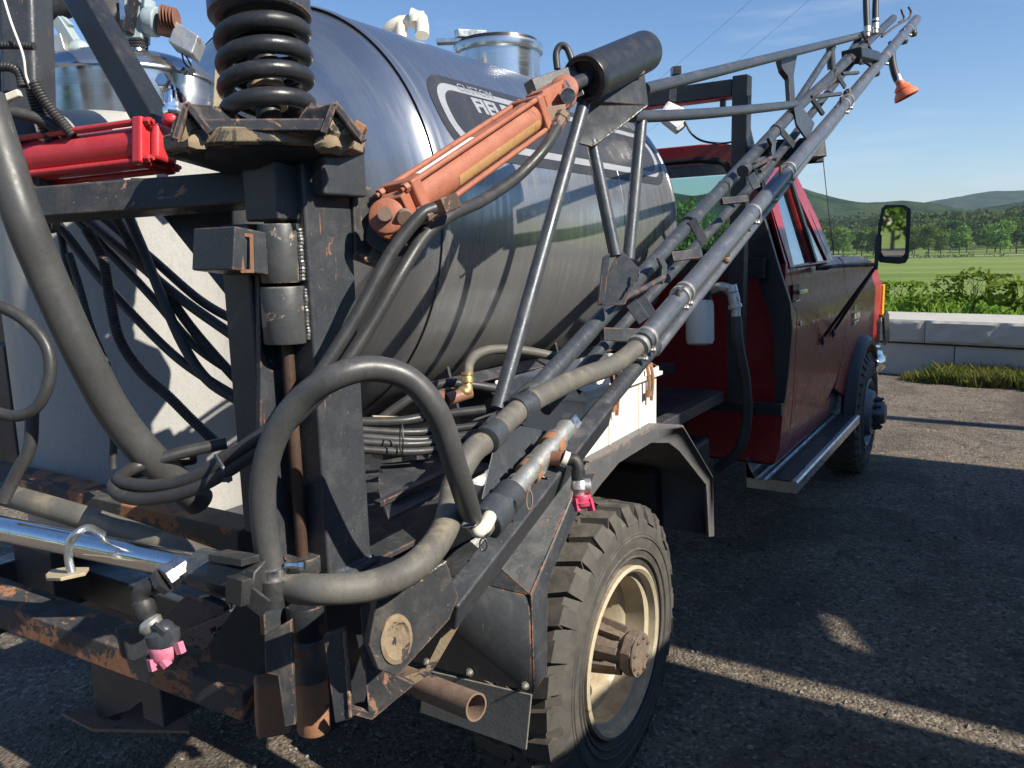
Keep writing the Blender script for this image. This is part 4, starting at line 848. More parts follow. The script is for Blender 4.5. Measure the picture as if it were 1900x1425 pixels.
# lamp box by the boom
m = M(); c = A(1470, 285, 3.75); m.bar(A(1420, 287, 3.72), A(1512, 280, 3.8), .16, .095, cu); m.bar(A(1505, 258, 3.8), A(1509, 303, 3.8), .10, .02, cf); bx_ = m.out('lamp_box', MT['black_clean'], rack, .006)
m = M(); c = A(1249, 213, 3.5)
lz = [A(px, py, 3.5) for px, py in ((1240, 186), (1270, 200), (1274, 232), (1258, 244), (1230, 222), (1226, 205))]; m.plate(lz, cf*.05); wl = m.out('work_lamp', MT['fitting'], rack, .006)
lz2 = [c+(p-c)*.78-cf*.004 for p in lz]; M().plate(lz2, cf*.003).out('lens', MT['lens'], wl)
m = M(); m.tube([A(1270, 225, 3.5), A(1283, 248, 3.5), A(1305, 262, 3.55), A(1340, 266, 3.7), A(1364, 262, 3.75)], .005, 6); m.out('cable', MT['plastic'], wl)
m = M(); m.bar(A(1248, 186, 3.5), A(1250, 150, 3.55), .012, .03, cr); m.bar(A(1246, 132, 3.55), A(1262, 131, 3.55), .05, .032); m.out('bracket', MT['black_clean'], wl)
m = M(); fl = thing('fuel_filter', 'white canister filter with a black hose hanging on the shaded cab rear wall', 'filter', A(1296, 600, 3.55))
m.lathe(A(1298, 559, 3.55), A(1299, 640, 3.55)-A(1298, 559, 3.55), [(0, .058), (.02, .062), (.17, .062), (.19, .055), (.195, .03)], 32); m.out('canister', MT['white'], fl)
m = M(); m.lathe(A(1298, 559, 3.55), (0, 0, 1), [(0, .055), (.05, .055), (.06, .04)], 24); m.bar(A(1300, 540, 3.55), A(1360, 538, 3.55), .04, .04); m.out('head', MT['plastic'], fl, .004)
m = M(); m.tube([A(1322, 537, 3.5), A(1340, 532, 3.45), A(1362, 545, 3.45), A(1366, 590, 3.45)], .02, 12); m.lathe(A(1355, 530, 3.45), A(1362, 560, 3.45)-A(1355, 530, 3.45), [(0, .028), (.03, .028), (.034, .022), (.08, .022), (.084, .03), (.10, .03)], 12); m.out('elbow', MT['fitting'], fl)
m = M(); m.tube([A(1366, 588, 3.45), A(1370, 640, 3.45), A(1383, 710, 3.5), A(1385, 780, 3.55), A(1370, 835, 3.6), A(1330, 870, 3.7)], .024, 12); m.out('hose', MT['rubber'], fl)

# ================================================================ REAR MAST
mast = thing('boom_mast', 'heavy black square mast post with welded hinges and a round mud caked cap', 'mast', (-1.1, 1.05, .85))
py0, py1 = AX(572, 480, -1.05).y, AX(658, 480, -1.05).y
zb = AX(697, 1040, -1.05).z
m = M(); m.box((-1.16, py0, zb), (-1.05, py1, 1.94)); m.out('post', MT['black'], mast, .006)
# welded foot
m = M(); m.ringtube([V((-1.04, py0-.01, zb+.004)), V((-1.044, py1+.004, zb+.004)), V((-1.16, py1+.004, zb+.004))], .009, 8); m.out('weld', MT['boomgrey'], mast)
m = M(); m.plate([AZ(px, py, zb) for px, py in ((590, 1080), (600, 1048), (700, 1030), (835, 1052), (830, 1075), (690, 1108))], (0, 0, -.014)); m.out('foot_plate', MT['black'], mast, .003)
m = M(); m.box((-1.17, py0-.02, .84), (-1.07, py1+.02, zb-.015)); m.out('post_base', MT['black_clean'], mast, .006)
ha = A(521, 475, 1.40); hx, hy_ = ha.x, ha.y
def Hz(py, d=0): 
    return AX(521+(py-475)*.072, py, hx).z
def hinge(y0, y1, r, mat, name='hinge_barrel', lipr=0):
    z1, z0_ = Hz(y0), Hz(y1); m = M(); m.lathe((hx, hy_, z0_), (0, 0, 1), [(0, r*.96), (.003, r), (z1-z0_-.003, r), (z1-z0_, r*.96)], 32); return m.out(name, mat, mast)
hinge(416, 524, .037, MT['hingepatch']); hinge(531, 636, .040, MT['hingepatch']); hinge(300, 412, .026, MT['black_clean'], 'hinge_pin'); hinge(412, 1170, .011, MT['darkrust'], 'hinge_rod')
m = M(); m.box((hx-.05, hy_-.03, Hz(410)), (hx+.035, hy_+.04, Hz(300))); m.out('hinge_block', MT['black'], mast, .005)
# notched hinge bracket
bx0 = AY(487, 700, hy_-.035).x; lx0 = AY(428, 700, hy_-.035).x
m = M(); m.plate([AX(px, py, bx0) for px, py in ((487, 500), (487, 640), (492, 668), (505, 687), (521, 687), (532, 676), (536, 655), (560, 655), (568, 1180), (492, 1180), (480, 1000), (484, 700), (480, 500))], (-.012, 0, 0)); m.out('bracket_plate', MT['black'], mast, .002)
yb_ = AX(487, 700, bx0).y
m = M(); m.box((lx0, yb_, AX(487, 1010, bx0).z), (bx0-.013, yb_+.10, AX(487, 415, bx0).z)); m.out('bracket_box', MT['black'], mast, .005)
m = M(); m.bar(A(392, 468, 1.40), A(468, 466, 1.34), .075, .072, cu); sb = m.out('stub_tube', MT['black'], mast, .003)
m = M(); m.plate([A(px, py, 1.325) for px, py in ((444, 431), (468, 434), (470, 506), (447, 506))], cf*.004, [[A(px, py, 1.325) for px, py in ((449, 438), (463, 440), (465, 500), (452, 500))]]); m.out('rusty_edge', MT['rust'], sb)
m = M(); m.plate([A(px, py, 1.55) for px, py in ((240, 330), (430, 330), (430, 562), (295, 392))], cf*.012); m.out('gusset', MT['black'], mast, .002)
m = M(); m.bar(A(40, 384, 1.52), A(480, 352, 1.44), .06, .058, cu); m.out('upper_arm', MT['black_rusty'], mast, .005)
m = M(); m.box((-1.13, py0+.02, AX(640, 365, -1.03).z), (-1.02, py1+.012, 1.945)); m.out('head_block', MT['black'], mast, .006)
m = M(); m.plate([AX(px, py, -1.045) for px, py in ((655, 345), (690, 348), (697, 372), (735, 380), (758, 420), (748, 470), (715, 500), (690, 490), (660, 478))], (-.02, 0, 0)); m.out('cylinder_lug', MT['black_rusty'], mast, .003)
# cap flange
fc = A(495, 270, 1.42); fr_ = .172
m = M(); m.lathe(fc-V((0, 0, .048)), (0, 0, 1), [(0, .075), (.014, .12), (.026, fr_-.012), (.030, fr_-.012)], 14, a0=.2); m.out('flange_cone', MT['black_clean'], mast, .003)
m = M(); m.lathe(fc-V((0, 0, .019)), (0, 0, 1), [(0, fr_-.008), (.004, fr_), (.026, fr_), (.028, fr_-.01)], 14, a0=.2); m.out('flange', MT['mudblack'], mast, .003)
m = M(); m.lathe(fc+V((0, 0, .009)), (0, 0, 1), [(0, fr_-.006), (.008, fr_-.008), (.016, .12)], 12, a0=.2); m.out('cap_plate', MT['black_rusty'], mast, .002)
for (a_, t_, c_, ab_, tb_, cb_, mx, sd_) in (((326, 258), (347, 192), (391, 247), (378, 232), (410, 199), (436, 224), 352, 1), ((600, 247), (621, 192), (676, 262), (551, 224), (570, 200), (618, 232), 632, -1)):
    a_, t_, c_ = (A(*q, 1.255) for q in (a_, t_, c_)); ab_, tb_, cb_ = (A(*q, 1.37) for q in (ab_, tb_, cb_)); dn = -cu*.006
    m = M(); m.plate([a_, t_, tb_, ab_], dn+cr*.004); m.plate([t_, c_, cb_, tb_], dn-cr*.004)
    m.bar(a_, t_, .010, .007, cf); m.bar(t_, c_, .010, .007, cf); m.out('angle_iron', MT['black_rusty'], mast, .0012)
    b = A(mx, 246, 1.285); m = M(); m.blob(b, .017, .03, .027, 14, 9); m.blob(b+cr*.012*sd_-cu*.020, .026, .03, .015, 12, 8)
    for i in range(len(m.v)): m.v[i] += V((noise.noise(m.v[i]*60), noise.noise(m.v[i]*60+V((9, 0, 0))), noise.noise(m.v[i]*60+V((0, 9, 0)))))*.008
    m.out('mud_lump', MT['mudtan'], mast)
m = M(); m.bar(A(388, 237, 1.27), A(606, 236, 1.27), .03, .020, cu); m.out('flat_bar', MT['black_rusty'], mast, .003)
m = M(); m.bar(A(655, 235, 1.3), A(676, 247, 1.3), .02, .022, cu); m.out('nut', MT['rust'], mast, .003)
# coil spring on the cap
spr = thing('coil_spring', 'thick black coil spring standing upright on the mast cap', 'spring', A(497, 222, 1.42))
ca, cb = A(499, 216, 1.42), A(478, -75, 1.42); axs = (cb-ca).normalized(); e1_, e2_ = frame(axs); L = (cb-ca).length; rc_ = .0700; pitch = .0415
pts = []
nt = L/pitch; 
for k in range(int(nt*28)+1):
    t_ = k/28; h_ = t_*pitch if t_ > 1 else pitch*t_*t_*.5+pitch*.5*t_
    an = 2*math.pi*t_; pts.append(ca+axs*(h_)+(e1_*math.cos(an)-e2_*math.sin(an))*rc_)
m = M(); m.ringtube(pts, .0155, 14); m.out('coil', MT['black_clean'], spr)
m = M(); m.cyl(ca-axs*.01, ca+axs*.05, .022, 20); m.cyl(ca+axs*.05, ca+axs*.10, .030, 20); m.cyl(ca+axs*.10, ca+axs*.135, .018, 20); m.blob(ca+axs*.13, .02, .02, .02); m.out('guide_rod', MT['black_clean'], spr)
m = M(); m.cyl(ca+axs*.048, ca+axs*.054, .034, 20); m.cyl(ca+axs*.016, ca+axs*.022, .034, 20); m.out('washer', MT['tan'], spr)
m = M(); m.lathe(A(482, 22, 1.42), axs, [(-.016, .084), (-.012, .089), (.12, .089)], 40); m.out('seat_cup', MT['black'], spr)
m = M(); m.plate([A(px, py, 1.75) for px, py in ((398, 130), (412, 118), (432, 200), (425, 225), (393, 222), (396, 165))], cf*.02); tag(m.out('tan_upright', MT['tan'], None, .002), 'tan painted flat upright seen behind the lower turns of the coil spring', 'upright')
# lower hinge, brackets at the foot
for (y0, y1, r_, mt) in ((1030, 1060, .034, 'black_rusty'), (1118, 1178, .038, 'black_clean'), (1165, 1255, .0365, 'hingegrey'), (1252, 1352, .0335, 'rust')):
    hinge(y0, y1, r_, MT[mt], 'lower_hinge')
m = M(); m.plate([A(px, py, 1.40) for px, py in ((600, 1180), (640, 1165), (652, 1335), (622, 1343))], cf*.02); m.out('hinge_strap', MT['black'], mast, .003)
m = M(); m.plate([A(px, py, 1.46) for px, py in ((668, 1128), (688, 1112), (700, 1240), (745, 1258), (770, 1270), (690, 1336), (640, 1322), (645, 1310), (684, 1322))], cf*.012); m.out('side_plate', MT['black_rusty'], mast, .003)
lugN = V((.93, -.36, .05)).normalized(); lc = A(760, 1150, 1.36)
def LPx(px, py): return AP(px, py, lc, lugN)
m = M(); m.plate([LPx(px, py) for px, py in ((700, 1112), (760, 1085), (828, 1040), (852, 1107), (835, 1150), (738, 1256), (702, 1243), (683, 1196))], -lugN*.02); lg = m.out('pivot_lug', MT['black_rusty'], mast, .003)
m = M(); wc = LPx(735, 1186); m.lathe(wc-lugN*.004, lugN, [(0, .031), (.007, .030), (.009, .024), (.006, .02), (.004, .001)], 26); 
for i in range(len(m.v)):
    q = m.v[i]-wc; m.v[i] = wc+V((q.x, q.y, q.z*1.45))+lugN*noise.noise(q*260)*.003
m.out('weld_plug', MT['mudtan'], lg)
m = M(); m.plate([A(px, py, 1.50) for px, py in ((745, 1258), (790, 1240), (845, 1130), (858, 1150), (800, 1250), (760, 1275))], cf*.01); m.out('rear_strap', MT['mudtan'], mast)

# ================================================================ REAR FRAME
fra = thing('rear_frame', 'rusty black steel frame across the back of the truck below the mast', 'frame', (-2, 1.1, .75))
FYb = 1.0; zt1 = AY(480, 1322, FYb).z; zt1 = .755
m = M(); bp, bq = A(484, 1291, 1.66), A(0, 1116, 2.03); m.bar(bp, bq+(bq-bp)*1.2, .10, .067); m.out('bumper_tube', MT['railrust'], fra, .006)
m = M(); m.bar(A(509, 1354, 1.60), A(506, 1258, 1.585), .062, .07, cr+cf*.4); m.out('end_block', MT['rust'], fra, .008)
zr = AY(150, 900, 1.14).z; m = M()
bp, bq = A(470, 1000, 1.62), A(0, 888, 1.98); m.bar(bp, bq+(bq-bp)*1.2, .08, .06); m.out('cross_beam', MT['railrust'], fra, .005)
print('beams', zt1, AY(420, 990, 1.14).z, AY(60, 905, 1.14).z, AY(480, 1322, 1.).z, AY(165, 1215, 1.).z)
def vpost(px0, px1, py0_, py1_, y, mat='black', name='upright', d=.06):
    a, b = AY(px0, py1_, y), AY(px1, py1_, y); zt__ = AY(px0, py0_, y).z; m = M(); m.box((a.x, y, a.z), (b.x, y+d, zt__)); return m.out(name, MT[mat], fra, .004)
vpost(38, 104, 1010, 1125, 1.03); vpost(96, 160, 640, 890, 1.16); vpost(-20, 40, 640, 905, 1.10); vpost(-30, 22, 330, 700, 1.2, 'black_clean')
m = M(); m.plate([AY(px, py, 1.02) for px, py in ((166, 1190), (275, 1230), (276, 1290), (240, 1318), (180, 1336), (170, 1260))], (0, .012, 0)); hp_ = m.out('hitch_plate', MT['black'], fra, .002)
m = M(); m.plate([V((AY(px, 1320, 1.0).x, y, AY(180, 1333, 1.02).z)) for px, y in ((128, .98), (182, .98), (275, 1.1), (200, 1.2))], (0, 0, .008)); m.out('hitch_base', MT['rustpipe'], fra)
m = M(); m.plate([A(px, py, 1.75) for px, py in ((300, 1145), (345, 1105), (420, 1130), (432, 1150), (345, 1185), (318, 1175))], cf*.01); m.plate([A(px, py, 1.66) for px, py in ((345, 1170), (432, 1135), (388, 1198), (378, 1208), (322, 1190))], cf*.01, [[A(px, py, 1.66) for px, py in ((390, 1166), (400, 1162), (402, 1172), (392, 1176))]]); m.out('drilled_plate', MT['rustpipe'], fra, .002)
m = M(); m.plate([A(px, py, 1.62) for px, py in ((440, 1120), (548, 1120), (535, 1262), (505, 1260), (390, 1225), (385, 1200))], cf*.012); m.out('corner_plate', MT['black_clean'], fra, .002)
m = M(); m.plate([A(px, py, 1.60) for px, py in ((208, 1165), (262, 1158), (300, 1205), (250, 1230), (222, 1222))], cf*.03); m.out('step_bracket', MT['black_rusty'], fra, .008)
m = M(); m.plate([A(px, py, 1.44) for px, py in ((490, 1180), (540, 1150), (548, 1345), (528, 1350), (515, 1255), (492, 1250))], cf*.012); m.out('hinge_plate', MT['black_rusty'], fra, .002)
m = M(); m.box((-2.9, 1.3, .60), (-1.75, 1.9, .72)); m.out('belly_tray', MT['black_clean'], fra, .01)

# ================================================================ SMALL TANKS
wt_ = thing('poly_tank', 'tall white plastic tank standing behind the hoses and the mast', 'tank', (-2.0, 1.42, .8))
wc_ = A(235, 600, 2.18); wx, wy = wc_.x, wc_.y; print('white tank', wx, wy)
ztw = A(235, 224, 2.1).z; rw = .285
m = M(); m.lathe((wx, wy, 1.06), (0, 0, 1), [(0, rw), (ztw-1.06-.13, rw)]+[(ztw-1.06-.13+.13*math.sin(a), rw-.13+.13*math.cos(a)) for a in np.linspace(.1, 1.57, 9)], 96); m.out('body', MT['poly'], wt_)
can = thing('stainless_canister', 'polished domed stainless canister with grey valves on its lid above the white tank', 'canister', (wx, wy, ztw))
cc = A(243, 240, 2.15); rcn = 150/F*2.15; zd = A(243, 150, 2.15).z; ztop = A(243, 108, 2.15).z
m = M(); m.lathe((cc.x, cc.y, 1.9), (0, 0, 1), [(0, rcn-.004), (zd-1.9-.012, rcn-.004), (zd-1.9-.008, rcn+.004), (zd-1.9, rcn+.004)]+[(zd-1.9+(ztop-zd)*math.sin(a), rcn*math.cos(a)**.8) for a in np.linspace(.08, 1.53, 16)], 96); m.out('shell', MT['canister'], can, ang=50)
def neck(px, py0_, py1_, r_, D, mt, nm='port'):
    a, b = A(px, py1_, D), A(px-3, py0_, D); m = M(); m.lathe(a, b-a, [(0, r_*1.5), (.006, r_*1.05), ((b-a).length, r_)], 20); return m.out(nm, MT[mt], can)
neck(120, 98, 124, .014, 2.0, 'steel'); neck(258, 90, 122, .020, 2.0, 'steel')
m = M(); m.bar(A(108, 68, 2.0), A(117, 98, 2.0), .028, .030, cf); m.bar(A(88, 90, 2.0), A(100, 88, 2.0), .02, .02); m.out('pressure_switch', MT['fitting'], can, .003)
m = M(); m.bar(A(110, 38, 2.05), A(140, 85, 2.05), .03, .028); m.blob(A(148, 92, 2.03), .026, .026, .024, 14, 9); m.lathe(A(150, 112, 2.03), (0, 0, 1), [(0, .035), (.012, .035), (.014, .026), (.03, .026)], 20); m.bar(A(112, 40, 2.05), A(127, 55, 2.05), .02, .034); vb = m.out('valve', MT['castgrey'], can, .002)
m = M()
for k in range(4): m.lathe(A(257, 90-k*5, 2.0), (0, 0, 1), [(0, .022), (.003, .024), (.006, .022)], 24)
m.out('threaded_nipple', MT['plastic'], can)
m = M(); m.bar(A(255, 78, 2.0), A(256, 18, 2.0), .045, .05, cf); m.bar(A(252, 30, 2.0), A(250, -10, 2.0), .035, .055, cf); m.lathe(A(268, 38, 1.99), A(300, 42, 1.99)-A(268, 38, 1.99), [(0, .03), (.012, .036), (.034, .036), (.036, .030)], 24); m.bar(A(274, 20, 1.98), A(276, 0, 1.98), .02, .03); m.out('valve', MT['castgrey'], can, .004)
m = M(); m.bar(A(240, 62, 1.97), A(250, 0, 1.97), .02, .03, cf); m.out('valve_strap', MT['black_clean'], can)
m = M(); m.lathe(A(296, 42, 1.99), A(326, 50, 2.0)-A(296, 42, 1.99), [(0, .030), (.04, .030)], 16); m.bar(A(304, 26, 1.99), A(330, 36, 2.0), .045, .012); 
for k in range(5): m.lathe(A(302+k*6, 30+k*1.6, 1.97), cr, [(0, .026), (.0025, .028), (.004, .026)], 16)
m.out('solenoid', MT['brownplastic'], can, .002)
m = M(); m.plate([A(px, py, 1.96) for px, py in ((325, 38), (369, 66), (356, 100), (311, 77))], cf*.05-cu*.005); m.out('coil_cover', MT['fitting'], can, .004)
m = M(); m.tube([A(337, 97, 2), A(343, 118, 2.), A(356, 128, 2.)], .0022, 5); m.tube([A(340, 97, 2), A(350, 112, 2.), A(357, 128, 2.)], .0022, 5); m.bar(A(338, 136, 2), A(345, 128, 2), .012, .012); m.bar(A(352, 138, 2), A(358, 127, 2), .012, .012); m.out('wire', MT['plastic'], can)
m = M(); m.lathe(A(175, 22, 2.1), A(232, 50, 2.1)-A(175, 22, 2.1), [(0, .05), (.07, .058), (.085, .05)], 28); m.bar(A(188, 60, 2.08), A(228, 62, 2.08), .06, .03, cu); m.lathe(A(85, 25, 2.1), A(130, 8, 2.1)-A(85, 25, 2.1), [(0, .026), (.05, .03), (.07, .03)], 18); m.out('flow_meter', MT['plastic'], can, .003)
m = M(); m.ringtube([A(180, 4, 2.08)+V((math.cos(a)*.018, math.sin(a)*.012, .01*math.sin(a))) for a in np.linspace(0, 6.28, 16)], .003, 6); m.out('clamp_ring', MT['steel'], can); m = M(); m.bar(A(228, 38, 2.05), A(226, -4, 2.05), .01, .012); m.out('clamp', MT['steel'], can)
# left standing tube and the diagonal brace
lm = thing('left_mast', 'black steel mast tube with looms and a diagonal brace at the upper left', 'mast', A(50, 400, 1.62))
m = M(); m.bar(A(47, -30, 1.6), A(64, 430, 1.62), .078, .075, cr); m.out('tube', MT['black'], lm, .014, seg=3)
m = M(); m.bar(A(132, -40, 1.82), A(305, 262, 1.72), .062, .056, (cf+cr*.6)); m.out('brace', MT['black_clean'], lm, .006)
m = M(); m.bar(A(-20, 0, 1.75), A(15, 260, 1.75), .05, .05, cr); m.out('upright', MT['black_clean'], lm, .004)
m = M(); m.plate([A(px, py, 1.66) for px, py in ((12, 160), (90, 178), (110, 265), (30, 275))], cf*.012); m.out('plate', MT['black_clean'], lm, .002)

# ================================================================ HYDRAULIC CYLINDERS
rc1 = thing('hydraulic_cylinder', 'bright red hydraulic cylinder with tie rods lying level at the left of the mast', 'cylinder', A(160, 300, 1.6))
p0, p1 = A(18, 305, 1.62), A(282, 272, 1.50); ax_ = (p1-p0).normalized(); vv = (cu-ax_*cu.dot(ax_)).normalized(); ss = ax_.cross(vv)
m = M(); m.cyl(p0, p1, .0385, 40); m.out('barrel', MT['red'], rc1)
for a_ in (1, -1):
    for b_ in (1, -1):
        m = M(); m.cyl(p0+vv*a_*.036+ss*b_*.034, p1+vv*a_*.036+ss*b_*.034, .0065, 10); m.bolt(p1+ax_*.018+vv*a_*.034+ss*b_*.034, ax_, .0085, .010, False); m.out('tie_rod', MT['red'], rc1)
m = M(); m.bar(p1-ax_*.006, p1+ax_*.018, .092, .088, vv); m.out('end_plate', MT['red'], rc1, .006)
m = M(); m.bar(p1+ax_*.018, p1+ax_*.038, .055, .07, vv); m.cyl(A(318, 235, 1.47), A(318, 212, 1.47), .016, 24, .017); m.out('head', MT['red'], rc1, .012)
m = M(); m.lathe(A(318, 213, 1.47), cu, [(0, .013), (.005, .015), (.012, .015), (.014, .011), (.022, .012), (.028, .012)], 6); m.lathe(A(316, 192, 1.47), cu, [(0, .012), (.022, .012), (.024, .010)], 20); m.blob(A(313, 166, 1.47), .014, .014, .014, 14, 9); m.lathe(A(312, 158, 1.47)-cf*.018, -cf, [(0, .013), (.008, .013), (.010, .011)], 6); m.tube([A(316, 165, 1.47), A(330, 170, 1.48), A(338, 185, 1.5)], .008, 10); m.out('port_fitting', MT['chrome'], rc1, 0)
rc2 = thing('hydraulic_cylinder', 'faded orange hydraulic cylinder with a white sticker, slanting up to the lift arm', 'cylinder', A(880, 290, 1.7))
p0, p1 = A(757, 374, 1.50), A(985, 217, 1.80); ax_ = (p1-p0).normalized(); vv = (cu-ax_*cu.dot(ax_)).normalized(); ss = ax_.cross(vv)
m = M(); m.cyl(p0, p1, .0365, 40); m.out('barrel', MT['orange'], rc2)
m = M(); m.plate([p0+ax_*.05+(-ss*.0352*math.sin(a)+vv*.0352*math.cos(a)) for a in (0,)]+[], (0, 0, 0)) if 0 else None
def cylpatch(q0, q1, r_, a0_, a1_, name, mt, par):
    m = M(); v = []; n_ = 10
    for (t_, q) in enumerate((q0, q1)):
        for k in range(n_+1): a = a0_+(a1_-a0_)*k/n_; v.append(q+(vv*math.cos(a)+ss*math.sin(a))*r_)
    m.add(v, [(k, k+1, n_+2+k, n_+1+k) for k in range(n_)]); return m.out(name, mt, par)
sgn_ = 1 if ss.dot(cf) < 0 else -1
cylpatch(p0+ax_*.045, p0+ax_*.235, .0372, sgn_*.05, sgn_*.78, 'sticker', MT['labelwhite'], rc2)
cylpatch(p0+ax_*.12, p1-ax_*.02, .0373, sgn_*1.7, sgn_*2.3, 'worn_band', MT['orangetan'], rc2)
for a_ in (1, -1):
    for b_ in (1, -1):
        m = M(); m.cyl(p0+vv*a_*.034+ss*b_*.034, p1+vv*a_*.034+ss*b_*.034, .006, 10); m.bolt(p0-ax_*.016+vv*a_*.033+ss*b_*.033, -ax_, .0095, .012, False); m.bolt(p1+ax_*.012+vv*a_*.033+ss*b_*.033, ax_, .009, .010, False); m.out('tie_rod', MT['orange'], rc2)
m = M(); m.bar(p0-ax_*.016, p0+ax_*.012, .088, .084, vv); m.out('end_plate', MT['orange'], rc2, .006)
m = M(); m.bar(p1-ax_*.012, p1+ax_*.014, .086, .082, vv); m.out('end_plate', MT['orange'], rc2, .006)
m = M(); m.bar(p0-ax_*.016, A(733, 398, 1.46), .058, .06, vv)
for d_ in (-.028, .028): m.lathe(A(722, 408, 1.45)+cf*(d_-.007), cf, [(0, .03), (.002, .033), (.012, .033), (.014, .030)], 28)
m.out('clevis', MT['orange'], rc2, .006)
m = M(); m.cyl(A(722, 408, 1.45)-cf*.050, A(722, 408, 1.45)+cf*.05, .0125, 20); m.cyl(A(750, 400, 1.42), A(752, 405, 1.41), .014, 16); m.out('clevis_pin', MT['rustpipe'], rc2)
m = M(); m.lathe(A(728, 412, 1.5), cf, [(0, .060), (.004, .064), (.014, .064), (.018, .055)], 32); m.out('washer_plate', MT['black_rusty'], rc2)
m = M(); m.bar(A(776, 402, 1.44), A(800, 395, 1.44), .03, .028, cu); m.bar(A(815, 385, 1.45), A(845, 372, 1.47), .03, .028, cu); m.lathe(A(785, 402, 1.42), A(812, 380, 1.44)-A(785, 402, 1.42), [(0, .0145), (.028, .0145)], 6); m.out('hose_fitting', MT['rustpipe'], rc2, .003)
m = M(); m.cyl(p1, A(1003, 203, 1.83), .017, 24); m.out('piston_rod', MT['chrome'], rc2)
m = M(); m.bar(A(998, 196, 1.82), A(1040, 172, 1.88), .052, .056, cu)
for d_ in (-.026, .026): m.lathe(A(1046, 172, 1.88)+cf*(d_-.006), cf, [(0, .03), (.002, .033), (.010, .033), (.012, .030)], 26)
m.bar(A(985, 190, 1.85), A(1030, 176, 1.88), .03, .04, cu); m.out('rod_clevis', MT['orange'], rc2, .007)
m = M(); m.cyl(A(1052, 176, 1.83), A(1054, 178, 1.80), .017, 20); m.cyl(A(1046, 172, 1.9), A(1052, 176, 1.83), .012, 16); m.tube([A(1050, 150, 1.84), A(1063, 175, 1.83), A(1056, 205, 1.83)], .0025, 6); m.out('clevis_pin', MT['steel'], rc2)
m = M(); m.bar(A(1003, 217, 1.80), A(1046, 210, 1.82), .034, .032, cu); m.lathe(A(1030, 240, 1.79), A(1044, 215, 1.80)-A(1030, 240, 1.79), [(0, .0155), (.03, .0155), (.032, .018), (.045, .018)], 6); m.lathe(A(995, 222, 1.8), cr, [(0, .012), (.012, .012)], 6); m.out('hose_fitting', MT['rustpipe'], rc2, .003)
m = M(); m.bar(A(985, 170, 1.9), A(1066, 143, 1.96), .04, .05, cu); m.plate([A(px, py, 1.93) for px, py in ((1003, 165), (1012, 143), (1055, 128), (1072, 135), (1085, 175), (1050, 190))], cf*.02); m.out('link_plate', MT['black'], rc2, .003)

# ================================================================ LIFT ARM
arm = thing('lift_arm', 'dark tubular A shaped lift arm topped by a fat black cylinder above the boom', 'arm', A(1060, 600, 1.95))
c0, c1 = A(1083, 148, 1.93), A(1195, 96, 2.22); d_ = (c1-c0).normalized(); Lc = (c1-c0).length
m = M(); m.lathe(c0, d_, [(.02, .044), (.0, .044), (.0, .056), (.004, .058), (.03, .058), (.032, .0555), (Lc-.005, .0555), (Lc, .05)], 40); m.out('barrel', MT['black_clean'], arm)
m = M(); m.cyl(A(1062, 158, 1.90), A(1102, 140, 1.96), .017, 20); m.out('pin', MT['boomgrey'], arm)
m = M(); m.plate([A(px, py, dd) for px, py, dd in ((1070, 196, 2.0), (1088, 186, 2.0), (1196, 134, 2.16), (1203, 195, 2.17), (1100, 272, 2.03), (1062, 262, 2.0))], cf*.012); m.out('head_plate', MT['black'], arm, .002)
def bt(m, a, b, r_, n=20): m.cyl(A(*a), A(*b), r_, n); return m
bt(M(), (1084, 190, 1.97), (924, 758, 1.74), .0165).out('leg', MT['boomgrey'], arm); bt(M(), (1098, 262, 2.05), (1142, 475, 2.05), .0165).out('leg', MT['boomgrey'], arm); bt(M(), (1190, 225, 2.2), (1166, 482, 2.15), .0165).out('leg', MT['boomgrey'], arm)
m = M(); m.plate([A(px, py, 2.05) for px, py in ((1143, 478), (1152, 463), (1185, 497), (1186, 515), (1170, 540), (1160, 565), (1112, 566), (1122, 520))], cf*.014); m.plate([A(px, py, 2.02) for px, py in ((1120, 475), (1132, 470), (1122, 560), (1110, 566))], cf*.03); m.out('gusset', MT['black'], arm, .002)
m = M(); 0 and m.ringtube([A(1084, 250, 1.955)+(cr*math.cos(a)*.016+cu*math.sin(a)*.03) for a in np.linspace(0, 6.2, 14)], .004, 6)
m = M(); m.tube([A(1034, 128, 1.98), A(1032, 100, 1.98), A(1040, 85, 1.98), A(1052, 90, 1.98), A(1062, 115, 1.98)], .0085, 12); tag(m.out('hose', MT['rubber'], None), 'short black hose looping up behind the clevis at the lift arm top', 'hose')

# ================================================================ SPRAY BOOM
boom = thing('spray_boom', 'long folded truss spray boom of blue grey steel tubes rising forward past the cab', 'boom', A(1200, 630, 2.2))
def BD(px, k=0.): return 1/(.4545-.2375*(px-1200)/450)+k
def B(px, py, k=0.): return A(px, py, BD(px, k))
def rod(a, b, r_, k=0., k2=None, mt='boomgrey', nm='tube', n=20):
    m = M(); m.cyl(B(*a, k), B(*b, k if k2 is None else k2), r_, n); return m.out(nm, MT[mt], boom)
rod((1192, 634), (1700, 36), .029, nm='nozzle_pipe', mt='pipegrey')
rod((1215, 652), (1655, 92), .017, .07, nm='nozzle_pipe', mt='pipegrey')
rod((985, 732), (1473, 206), .0225, .12); rod((1473, 206), (1657, 34), .0215, .12); rod((1012, 760), (1420, 318), .0175, .28); rod((1420, 318), (1600, 92), .0175, .28)
rod((1080, 800), (1215, 640), .0225, .04, mt='black')
m = M(); m.cyl(A(1196, 166, 2.2), B(1612, 62, .2), .0175, 20); m.out('upper_chord', MT['boomgrey'], boom)
m = M(); m.tube([A(1172, 216, 2.15), A(1230, 215, 2.3), A(1340, 208, 2.62), B(1476, 194, .1)], .0165, 18); m.out('upper_chord', MT['boomgrey'], boom)
rod((1545, 88), (1472, 200), .016, .22); rod((1540, 80), (1543, 128), .02, .2)
